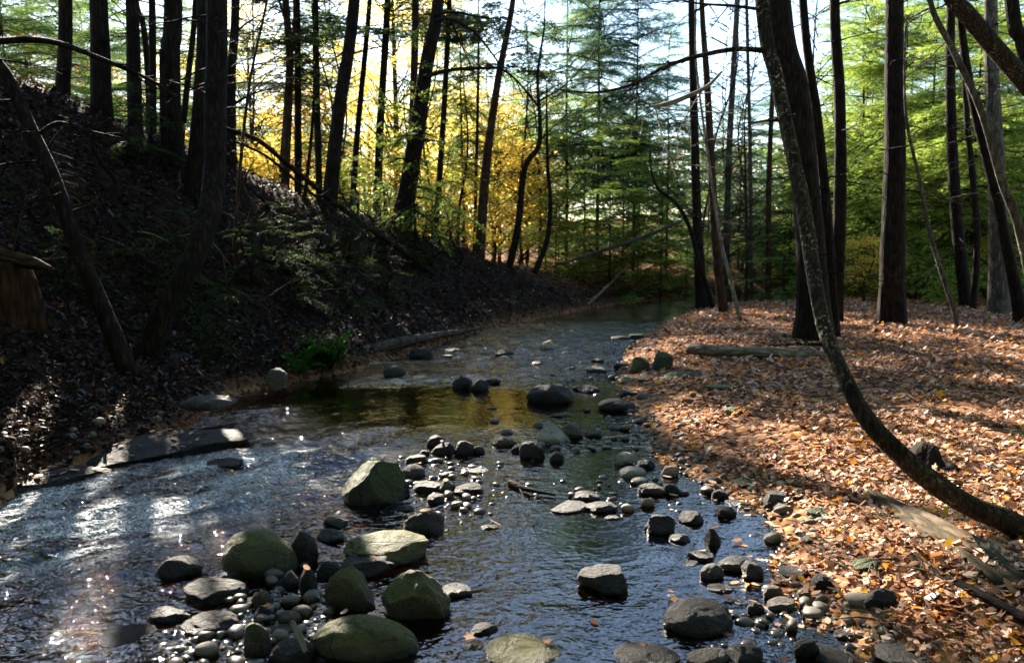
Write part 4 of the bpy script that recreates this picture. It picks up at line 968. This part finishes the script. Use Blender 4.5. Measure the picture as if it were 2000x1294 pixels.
for a in [(1250, 727, 44, 34, 'olive', 'round', "round olive boulder on the right shore near the log's end"),
          (1296, 722, 42, 40, 'moss', 'angular', "bright moss-covered rock right of the round shore boulder"),
          (1225, 747, 24, 14, 'pale', 'round', "small white stone below the round shore boulder"),
          (1262, 744, 36, 10, 'moss', 'flat', "low lime-mossed stone right of the small white stone"),
          (1345, 742, 90, 20, 'moss', 'flat', "low moss-backed stone among leaves below the pale log"),
          (1430, 762, 90, 18, 'moss', 'flat', "long moss-backed stone right of another among the leaves"),
          (1442, 806, 50, 16, 'moss', 'flat', "small moss-backed stone lower among the leaves"),
          (1220, 910, 42, 32, 'pale', 'angular', "chalky angular stone in the shallow amber water"),
          (1238, 934, 54, 28, 'pale', 'oval', "smooth pale oval stone in front of the chalky angular stone"),
          (1260, 916, 44, 22, 'dark', 'angular', "dark mossy stone right of the chalky angular stone"),
          (1310, 932, 36, 26, 'pink', 'angular', "pinkish angular stone in the amber shallows"),
          (1274, 968, 56, 30, 'grey', 'round', "grey rounded stone in front of the smooth pale oval stone"),
          (1252, 944, 34, 16, 'pale', 'round', "small pale stone touching the smooth pale oval stone"),
          (1312, 966, 34, 26, 'dark', 'round', "dark stone right of the grey rounded stone"),
          (1336, 968, 24, 14, 'grey', 'round', "small grey stone right of the dark stone in the amber shallows"),
          (1145, 978, 62, 26, 'dark', 'round', "dark mossy stone behind the flat grey slab"),
          (1114, 1002, 82, 28, 'grey', 'flat', "flat grey slab lying in the dark pool"),
          (1176, 1002, 66, 28, 'dark', 'flat', "dark sloping slab right of the flat grey slab"),
          (1196, 1016, 32, 13, 'dark', 'round', "tiny dark stone below the sloping slab"),
          (1290, 1044, 62, 46, 'dark', 'angular', "dark blocky rock at the edge of the blue shallows"),
          (1355, 1024, 54, 32, 'dark', 'angular', "dark squared rock right of the blocky rock"),
          (1330, 1060, 42, 22, 'dark', 'round', "black wet stone below the blocky rock"),
          (1396, 1066, 34, 38, 'dark', 'angular', "dark upright stone in the blue shallows"),
          (1182, 1160, 106, 66, 'dark', 'angular', "lone dark angular boulder in the blue ripples"),
          (1376, 1242, 148, 86, 'dark', 'oval', "big smooth dark oval boulder in the blue ripples"),
          (1395, 1132, 46, 38, 'grey', 'round', "grey smooth stone upstream of the big oval boulder"),
          (1438, 1118, 64, 38, 'grey', 'round', "wide grey stone left of the pointed grey stone"),
          (1474, 1134, 44, 44, 'grey', 'angular', "pointed grey stone beside the wide grey stone"),
          (1410, 1158, 52, 20, 'dark', 'flat', "flat dark stone just above the big oval boulder"),
          (1480, 1198, 36, 26, 'dark', 'round', "small black stone right of the big oval boulder"),
          (1446, 1182, 32, 14, 'dark', 'flat', "low black stone touching the water above the small black stone"),
          (1532, 1194, 58, 34, 'tan', 'oval', "tan egg-shaped stone at the water's edge"),
          (1512, 1168, 40, 30, 'tan', 'round', "tan round stone behind the egg-shaped stone"),
          (1372, 1096, 54, 24, 'dark', 'angular', "dark stone carrying an orange leaf above the grey smooth stone"),
          (1352, 1106, 34, 14, 'dark', 'flat', "small flat dark stone left of the leaf-carrying stone"),
          (1312, 1166, 16, 8, 'pale', 'round', "tiny pale pebble left above the big oval boulder"),
          (1270, 1300, 136, 36, 'dark', 'oval', "dark boulder cut by the bottom edge below the oval boulder"),
          (1388, 1302, 90, 44, 'tan', 'round', "tan boulder cut by the bottom edge, middle of three"),
          (1462, 1300, 82, 50, 'dark', 'angular', "dark angular boulder cut by the bottom edge, rightmost of three"),
          (1022, 1302, 156, 34, 'olive', 'oval', "low olive boulder cut by the bottom edge below the blue ripples"),
          (945, 1240, 60, 28, 'dark', 'angular', "dark wedge stone awash right of the near heap"),
          (888, 1168, 72, 34, 'dark', 'round', "dark stone with a leaf touching the angular grey-green boulder"),
          (925, 1268, 50, 16, 'dark', 'flat', "low dark stone awash at the bottom, right of the near heap"),
          (1580, 1284, 52, 44, 'dark', 'round', "black round stone in the shaded lower right water"),
          (1640, 1300, 90, 34, 'dark', 'flat', "flat black rock at the bottom edge of the right shore"),
          (1520, 988, 52, 34, 'grey', 'angular', "grey-green angular stone on the sunlit leaves"),
          (1602, 1008, 42, 22, 'moss', 'round', "small bright mossy stone on the sunlit leaves"),
          (1706, 1120, 62, 36, 'moss', 'angular', "grey stone with mossy sides at the edge of the shade"),
          (1512, 1062, 36, 30, 'pale', 'angular', "pale blocky stone on the leaves by the blue shallows"),
          (1590, 1058, 42, 16, 'grey', 'flat', "flat grey stone among orange leaves"),
          (1396, 948, 38, 22, 'grey', 'round', "grey stone at the left end of the sunlit leaves"),
          (1466, 950, 46, 20, 'moss', 'flat', "small moss-topped stone on the brightest leaves"),
          (1410, 975, 34, 24, 'dark', 'round', "dark pitted stone below the grey stone at the leaves' left end"),
          (1450, 990, 60, 18, 'grey', 'flat', "flat grey stone in front of the dark pitted stone"),
          (1420, 1010, 44, 28, 'dark', 'angular', "dark stone at the top of the blue shallows"),
          (1560, 1130, 70, 30, 'dark', 'round', "brown shaded stone above the tan round stone"),
          (1620, 1150, 60, 34, 'dark', 'angular', "dark shaded stone below the sunlit leaves"),
          (1632, 1222, 46, 22, 'grey', 'flat', "small lit stone in the shaded lower right shore"),
          (1655, 1250, 44, 26, 'dark', 'round', "small dark stone near the small lit shore stone"),
          (1725, 1190, 70, 50, 'dark', 'angular', "black angular rock in the deep shade by the dark stick"),
          (1255, 662, 50, 14, 'moss', 'flat', "low mossy rock at the far right shore"),
          (1212, 664, 40, 10, 'tan', 'flat', "low tan stone left of the far mossy shore rock"),
          (1800, 1300, 150, 40, 'dark', 'round', "dark mossy boulder at the bottom right edge"),
          ]:
    rock(*a, None, CG4)
rock(430, 914, 70, 24, 'dark', 'flat', "black stone parting the white rapids on the left", None, None)
rock(538, 748, 44, 34, 'grey', 'round', "rounded grey stone at the foot of the left bank", None, None)
rock(395, 796, 110, 34, 'grey', 'flat', "pale wet rock face at the water's edge of the left bank", 0.5, None, "boulder")
rock(250, 902, 400, 72, 'dark', 'flat', "long dark bedrock ledge along the left bank", 0.62, None, "boulder", depth=.55)
rock(60, 960, 240, 56, 'dark', 'flat', "dark leaf-strewn ledge in the left corner of the bank", 0.62, None, "boulder", depth=.6)
ROCKOBJ = [o for o in COL.objects if o.name.startswith(("stone", "boulder"))]

# ------------------------------------------------------------------ logs, stumps, branches
def log(name, label, cat, P, w, mat=WOOD, seg=14, rough=0.10, ends=0.8, twigs=0, seed=1, n=28):
    """P: world points of the axis; w: diameter (m) at each"""
    rs = np.random.RandomState(seed); P = np.asarray(P, float); o = P.mean(0)
    from mathutils import Vector
    qt = Vector((0, 0, 1)).rotation_difference(Vector(P[-1] - P[0])); Rm = np.array(qt.to_matrix())
    path = catmull((P - o) @ Rm, n); rad = np.interp(np.linspace(0, len(P) - 1, n), range(len(P)), np.asarray(w) / 2)
    a = Acc(); a.add(*tube(path, rad, seg, rough, rs)); 
    root = tag(obj(name, a.build(name), None, tuple(o), mat), label, cat)
    root.rotation_mode = 'QUATERNION'; root.rotation_quaternion = qt
    if twigs:
        for k in range(twigs):
            b = Acc(); i = rs.randint(2, n - 1); dd = path[min(n - 1, i + 1)] - path[i - 1]; dd = dd / np.linalg.norm(dd)
            twig_branch(b, path[i], dd * 0.5 + rs.normal(0, 0.6, 3) + [0, 0, 0.1], rs.uniform(0.4, 1.2), 0.008, rs, 4, 0.05, 2, 3)
            obj("twig", b.build("twig"), root, mat=mat)
    return root
def gpt(px, py, lift=0.0, d=None):
    """ground point seen at a pixel"""
    z = 0.1
    for _ in range(14):
        p = on_z(px, py, z) if py > 480 else at_d(px, py, d or 15); z = 0.5 * z + 0.5 * gz(p[0], p[1])
    p = on_z(px, py, z); p[2] += lift; return p
log("fallen_log", "pale fallen log lying on the leaves behind the curved tree", "log", [gpt(1345, 690, .07), gpt(1420, 698, .08), gpt(1500, 700, .07), gpt(1610, 702, .05)], [0.16, 0.15, 0.14, 0.12], WOOD, seed=2)
log("rotten_log", "crumbling pale rotten log with moss below the foot of the curved tree", "log", [gpt(1690, 965, .0), gpt(1760, 1005, .01), gpt(1850, 1055, .01), gpt(1990, 1140, -.02)], [0.07, 0.13, 0.16, 0.17], WOOD_DK, seg=22, rough=0.42, seed=3)
log("dead_branch", "dark stick lying in the shaded lower right corner", "branch", [gpt(1815, 1118, .02), gpt(1900, 1165, .03), gpt(2010, 1225, .03)], [0.028, 0.04, 0.045], BARK, 8, seed=4)
log("bank_log", "dark log lying along the foot of the left bank", "log", [gpt(705, 700, .10), gpt(780, 682, .12), gpt(850, 668, .12), gpt(945, 645, .06)], [0.17, 0.15, 0.12, 0.05], BARK_GR, twigs=3, seed=5)
log("pale_stick", "short pale stick lying by the water under the bank log", "stick", [on_z(722, 712, .1), on_z(780, 708, .1)], [0.05, 0.045], BARK_PALE, 8, seed=6)
log("driftwood_stick", "sunlit driftwood stick propped on the near heap of boulders", "stick", [on_z(597, 1272, .06), on_z(585, 1240, .12), on_z(570, 1212, .18)], [0.022, 0.03, 0.022], BARK_PALE, 8, seed=7)
log("floating_stick", "thin dark stick caught in the blue water right of the golden pool", "stick", [on_z(995, 942, .02), on_z(1030, 955, .03), on_z(1085, 966, .02)], [0.05, 0.035, 0.015], BARK, 7, seed=8, twigs=2)
log("fallen_branch", "long fallen dead branch slanting down the slope to the water", "branch", [at_d(438, 250, 13), at_d(505, 275, 13.4), at_d(560, 320, 14), at_d(640, 385, 15), at_d(720, 445, 16.2), at_d(800, 500, 17.2), at_d(890, 570, 18.3), at_d(975, 632, 18.8)],
    [0.06, .075, .085, .10, .11, .11, .09, .07], BARK, 9, 0.08, twigs=26, seed=9, n=50)
log("fallen_branch", "thinner dead branch lying just under the long fallen branch", "branch", [at_d(455, 275, 12.8), at_d(520, 305, 13.2), at_d(580, 355, 13.8), at_d(650, 410, 14.8)], [0.035, .045, .05, .05], BARK, 7, 0.08, twigs=6, seed=10)
log("dead_branch", "bleached dead branch hanging before the blue sky gap", "branch", [at_d(1410, 140, 8.0), at_d(1380, 170, 8), at_d(1335, 192, 8), at_d(1300, 204, 8), at_d(1262, 210, 8)], [0.02, .035, .045, .045, .02], BARK_PALE, 8, twigs=5, seed=12)
log("fallen_branch", "broken grey branch bridging the far bank under the hemlocks", "branch", [at_d(1080, 520, 22.5), at_d(1160, 495, 22.5), at_d(1250, 465, 22.4), at_d(1330, 432, 22.2)], [.05, .09, .11, .10], BARK_GR, 8, twigs=9, seed=13)
log("fallen_branch", "pale broken branch poking up from the far bank above the water", "branch", [gpt(1148, 598, .05), at_d(1185, 560, 21.8), at_d(1225, 520, 21.8)], [.06, .07, .05], WOOD, 8, twigs=2, seed=14)
rsu = np.random.RandomState(55)
for i in range(14):
    px = rsu.uniform(150, 960); d = np.interp(px, [60, 500, 960], [8.8, 11.8, 20]) + rsu.uniform(0, 1.6)
    o_ = full_tree('bare', px, d, rsu.uniform(0.9, 1.7), None, "knee-high leafless brush on the dark slope above the stream", "leafless brush on the dark slope", 860 + i, 1.5, [BARK, BARK_BR][i % 2], "shrub")
    o_.name = "bare_shrub"
rst = np.random.RandomState(77)
for i in range(16):
    px, d = rst.uniform(60, 900), 0
    d = np.interp(px, [60, 500, 900], [8.5, 11.5, 19]) + rst.uniform(0, 2.0)
    x = (px - 1000) / F * d; a_ = rst.uniform(-0.6, 1.2); L_ = rst.uniform(0.4, 1.3)
    p0 = np.array([x, d, gz(x, d) + .02]); p1 = np.array([x + cos(a_) * L_, d - sin(a_) * L_ * .5, 0]); p1[2] = gz(p1[0], p1[1]) + rst.uniform(.02, .25)
    o_ = log("dead_stick", "thin dead stick lying on the dark left slope", "stick", [p0, (p0 + p1) / 2 + [0, 0, .05], p1], [.025, .02, .008], [BARK, BARK_GR, WOOD][i % 3], 6, twigs=3, seed=100 + i, n=12)
    o_["group"] = "dead sticks on the left slope"
# left stump with the log on it
rsx = np.random.RandomState(31)
sp_ = at_d(22, 735, 7.9); sp_[2] = gz(sp_[0], sp_[1])
a = Acc(); a.add(*tube(np.array([[0, 0, -.25], [0, 0, .0], [0, 0, .15], [.01, 0, .35], [.0, 0, .52]]), [.27, .25, .22, .20, .19], 40, 0.42, rsx, 0.4))
tag(obj("tree_stump", a.build("tree_stump"), None, tuple(sp_), ROT), "reddish rotten stump under a log at the left edge", "stump")
log("fallen_log", "log resting on the reddish stump at the left edge", "log", [sp_ + [-.75, 0.1, .66], sp_ + [-.2, 0.0, .64], sp_ + [.3, -.05, .55], sp_ + [.55, -.1, .48]], [0.12, .14, .12, .04], BARK_BR, seg=20, rough=0.3, seed=15, twigs=2)
st = gpt(1808, 905)
a = Acc(); a.add(*tube(np.array([[0, 0, -.1], [0, 0, .0], [0, 0, .06], [.01, 0, .11], [.02, 0, .14]]), [.13, .115, .085, .07, .05], 16, 0.3, rsx, 0.4))
tag(obj("tree_stump", a.build("tree_stump"), None, tuple(st), BARK), "small charred-looking stump right of the curved tree", "stump")

# fern by the left bank
def fern(label, loc, n, L, seed, group=None, mat=FERN, name="fern", cat="fern"):
    rs = np.random.RandomState(seed); root = thing(name, label, cat, tuple(loc), group)
    for k in range(n):
        az = rs.uniform(0, 2 * pi); l = L * rs.uniform(0.6, 1.1); up = rs.uniform(0.9, 2.1); fr = Acc()
        m = 26
        t = np.linspace(0.08, 1, m)
        r = l * t * cos(0.5) ; z = l * (up * t - 0.85 * t ** 2)
        for i in range(m):
            ll = 0.20 * l * (sin(pi * min(1, t[i] * 0.9 + 0.1)) ** 0.8) + 0.01
            for s in (-1, 1):
                b = np.array([cos(az) * r[i], sin(az) * r[i], z[i]]); pd = np.array([-sin(az) * s + cos(az) * 0.35, cos(az) * s + sin(az) * 0.35, -0.25 + rs.normal() * .1])
                w = np.array([cos(az), sin(az), 0]) * 0.013 * l / 0.6
                fr.add(np.array([b - w, b + pd * ll * 0.5 - w * 1.2, b + pd * ll, b + pd * ll * 0.5 + w * 1.2, b + w]), np.array([[0, 1, 2, 3, 4]]))
        P = np.stack([np.cos(az) * r, np.sin(az) * r, z], -1)
        fr.add(*tube(np.vstack([[0, 0, -0.05], P]), np.linspace(0.006, 0.0015, m + 1), 3, cap=False)[:2])
        obj("frond", fr.build("frond", False), root, mat=mat)
    return root
fp = gpt(640, 716); fern("bright green bushy fern clump at the foot of the left bank", fp, 60, 0.46, 5)
fp2 = gpt(585, 728); fern("smaller shaded fern just left of the bright green fern clump", fp2, 16, 0.38, 6)

# ------------------------------------------------------------------ leaf litter and gravel
def leaf_template(kind):
    if kind == 0:     # maple-like
        R = [1, .55, .85, .45, .75, .4, .3, .4, .75, .45, .85, .55]
        th = np.linspace(pi / 2, pi / 2 + 2 * pi, 12, endpoint=False)
        P = np.stack([np.cos(th) * R, np.sin(th) * R], -1) * 0.55
    elif kind == 1:   # beech-like
        th = np.linspace(0, 2 * pi, 8, endpoint=False); P = np.stack([np.cos(th) * 0.3, np.sin(th) * 0.55], -1)
    else:             # oak-like
        P = np.array([[0, .6], [.12, .45], [.28, .4], [.14, .22], [.33, .1], [.16, -.08], [.26, -.25], [.06, -.4], [0, -.6], [-.06, -.4], [-.26, -.25], [-.16, -.08], [-.33, .1], [-.14, .22], [-.28, .4], [-.12, .45]])
    return P
LT = [leaf_template(k) for k in range(3)]
def scatter_leaves(name, X, Y, size, mat, rs, lift=0.012, tilt=0.35, Z=None, curl=0.5):
    acc = Acc(); kinds = rs.randint(0, 3, len(X))
    if Z is None: Z = ground(X, Y)
    for k in range(3):
        m = kinds == k; n = m.sum()
        if not n: continue
        T = LT[k]; q = len(T)
        s = (size[m] * rs.uniform(0.7, 1.35, n))
        a = rs.uniform(0, 2 * pi, n); c, sn = np.cos(a), np.sin(a)
        x = (T[None, :, 0] * c[:, None] - T[None, :, 1] * sn[:, None]) * s[:, None]
        y = (T[None, :, 0] * sn[:, None] + T[None, :, 1] * c[:, None]) * s[:, None]
        tx, ty = rs.normal(0, tilt, n), rs.normal(0, tilt, n)
        cu = rs.normal(0.1, curl, n) / s
        rr = x * x + y * y
        z = x * tx[:, None] + y * ty[:, None] + cu[:, None] * rr
        z0 = Z[m] + lift + rs.uniform(0, 0.02, n) + np.abs(tx) * s * 0.2
        V = np.stack([x + X[m][:, None], y + Y[m][:, None], z + z0[:, None]], -1).reshape(-1, 3)
        acc.add(V, np.arange(n * q).reshape(n, q))
    return tag(obj(name, acc.build(name, False), None, None, mat), kind="stuff")
rl = np.random.RandomState(41)
def sample(n, ymin, ymax, tmin, tmax, pw=1.0):
    u = rl.random(n); y = ymin * (ymax / ymin) ** (u ** pw); t = rl.uniform(tmin, tmax, n)
    return t * y, y
X, Y = sample(110000, 2.6, 30, 0.12, 0.78)
z, s, lf = ground(X, Y, True)
k = (~lf) & (s > -0.05) & (rl.random(len(s)) < np.clip(s / 0.9 + 0.10, 0, 1))
k &= rl.random(len(s)) < np.clip(0.75 + 2.2 * fbm(X * 2.3, Y * 2.3, 31, 3), 0.12, 1)
X, Y = X[k], Y[k]
scatter_leaves("leaf_litter", X, Y, (0.031 + 0.0027 * np.minimum(Y, 14)) * rl.choice([0.5, 0.8, 1.0, 1.3], len(X)), LITTER, rl, tilt=0.36, curl=0.6)["label"] = "fallen brown and orange leaves on the right bank"
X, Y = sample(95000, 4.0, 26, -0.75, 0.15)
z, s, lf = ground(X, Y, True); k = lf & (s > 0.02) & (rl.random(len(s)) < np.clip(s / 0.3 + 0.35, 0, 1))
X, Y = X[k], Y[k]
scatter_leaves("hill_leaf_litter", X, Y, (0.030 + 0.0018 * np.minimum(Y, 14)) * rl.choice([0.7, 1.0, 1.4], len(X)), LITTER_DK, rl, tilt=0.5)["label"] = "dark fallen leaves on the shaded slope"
# sunken leaves in the shallows
X, Y = sample(5200, 2.8, 9, 0.0, 0.45); z, s, lf = ground(X, Y, True); k = (~lf) & (s < 0.02) & (s > -0.75) & (rl.random(len(s)) < np.exp(s / 0.3))
scatter_leaves("sunken_leaves", X[k], Y[k], np.full(k.sum(), 0.06), LITTER, rl, lift=0.006, tilt=0.08)["label"] = "sodden leaves lying in the amber shallows"
# twigs in the litter
X, Y = sample(900, 2.8, 16, 0.12, 0.78); z, s, lf = ground(X, Y, True); k = (~lf) & (s > 0.1); acc = Acc()
for x, y, zz in zip(X[k], Y[k], z[k]):
    a_ = rl.uniform(0, 6.28); L_ = rl.gamma(2, .07) + .05; m_ = rl.normal(0, .1) * L_
    P_ = np.array([[0, 0, .02], [cos(a_) * L_ * .5 - sin(a_) * m_, sin(a_) * L_ * .5 + cos(a_) * m_, .035], [cos(a_) * L_, sin(a_) * L_, .03]]) + [x, y, zz]
    acc.add(*tube(catmull(P_, 5), np.linspace(.005, .002, 5) * (1 + y * .06), 4, cap=False)[:2])
tag(obj("twig_litter", acc.build("twig_litter"), None, None, BARK_GR), "small fallen twigs among the leaves", None, None, "stuff")
# gravel
X, Y = sample(9000, 2.7, 20, -0.1, 0.5); z, s, lf = ground(X, Y, True)
k = (~lf) & (s > -0.8) & (s < 0.9) & (rl.random(len(s)) < np.exp(-np.abs(s - 0.0) / 0.35))
X, Y, Zg = X[k], Y[k], z[k]
V2, F2 = ICO[2]; acc = Acc()
GT = []
for i in range(8):
    P, _ = rock_verts(np.random.RandomState(900 + i), 2, ['round', 'angular', 'flat', 'angular', 'angular', 'flat', 'angular', 'flat'][i]); GT.append(P)
for x, y, zz in zip(X, Y, Zg):
    sz = rl.gamma(1.4, 0.009) + 0.006 + 0.0008 * y
    P = GT[rl.randint(8)] * [sz, sz * rl.uniform(.6, .95), sz * rl.uniform(.4, .7)]; a = rl.uniform(0, 6.28)
    P = np.stack([P[:, 0] * cos(a) - P[:, 1] * sin(a), P[:, 0] * sin(a) + P[:, 1] * cos(a), P[:, 2]], -1)
    acc.add(P + [x, y, zz + sz * 0.15], F2)
# dark stones and mud along the left margin
X, Y = sample(3000, 4.5, 20, -0.7, 0.12); z, s, lf = ground(X, Y, True); k = lf & (s > -0.25) & (s < 0.4)
for x, y, zz in zip(X[k], Y[k], z[k]):
    sz = min(0.06, rl.gamma(1.4, 0.014) + 0.008)
    P = GT[rl.randint(8)] * [sz, sz * rl.uniform(.6, .95), sz * rl.uniform(.4, .7)]; a = rl.uniform(0, 6.28)
    P = np.stack([P[:, 0] * cos(a) - P[:, 1] * sin(a), P[:, 0] * sin(a) + P[:, 1] * cos(a), P[:, 2]], -1)
    acc.add(P + [x, y, zz + sz * 0.1], F2)
# pebbles of the midstream bar and the near heap
for (cx, cy, rx, ry, n) in [(880, 925, 110, 45, 160), (1080, 870, 120, 30, 140), (560, 1190, 130, 70, 220), (900, 980, 120, 40, 80), (1200, 960, 140, 40, 110), (420, 1270, 120, 40, 90), (1230, 830, 60, 60, 110), (1500, 1220, 90, 60, 80), (1120, 745, 100, 30, 50)]:
    for _ in range(n // 2):
        p = on_z(cx + rl.normal() * rx * .5, cy + rl.normal() * ry * .5, 0)
        sz = min(0.055, rl.gamma(1.5, 0.013) + 0.008)
        P = GT[rl.randint(8)] * [sz, sz * rl.uniform(.6, .95), sz * rl.uniform(.4, .7)]; a = rl.uniform(0, 6.28)
        P = np.stack([P[:, 0] * cos(a) - P[:, 1] * sin(a), P[:, 0] * sin(a) + P[:, 1] * cos(a), P[:, 2]], -1)
        acc.add(P + [p[0], p[1], rl.uniform(-0.25, 0.5) * sz], F2)
tag(obj("gravel", acc.build("gravel"), None, None, GRAVEL), "wet pebbles along the shore and the midstream bar", None, None, "stuff")
# stray leaves on stones and ledges, and floating by the shore
from mathutils.bvhtree import BVHTree
from mathutils import Vector
sx, sy, sz_ = [], [], []
for o in ROCKOBJ:
    w_ = max(o.dimensions[0], o.dimensions[1]); n = int(max(0, min(26, w_ * w_ * 16 * rl.random() + (rl.random() < 0.25))))
    if o["label"].startswith(("long dark bedrock", "dark leaf-strewn")): n = 70
    if not n: continue
    bvh = BVHTree.FromPolygons([v.co for v in o.data.vertices], [tuple(p.vertices) for p in o.data.polygons])
    for _ in range(n):
        h_, nn, _i, _d = bvh.ray_cast(Vector((rl.normal() * w_ * .22, rl.normal() * w_ * .2, 3)), Vector((0, 0, -1)))
        if h_ is not None and nn.z > 0.6: sx.append(h_.x + o.location.x); sy.append(h_.y + o.location.y); sz_.append(h_.z + o.location.z)
sx, sy, sz_ = map(np.array, (sx, sy, sz_))
tag(scatter_leaves("stray_leaves", sx, sy, np.full(len(sx), 0.055), LITTER, rl, lift=0.004, tilt=0.15, Z=sz_, curl=0.2), "single fallen leaves stuck on the stones")
X, Y = sample(2600, 2.8, 18, -0.45, 0.5); z, s_, lf = ground(X, Y, True)
k = (s_ < 0.0) & (rl.random(len(s_)) < np.where(lf, 0.25, 1.0) * np.exp(s_ / 0.18))
tag(scatter_leaves("floating_leaves", X[k], Y[k], np.full(k.sum(), 0.055), LITTER, rl, lift=0.004, tilt=0.03, Z=np.zeros(k.sum()), curl=0.05), "wet leaves floating along the shore")
print("objects", len(bpy.data.objects))
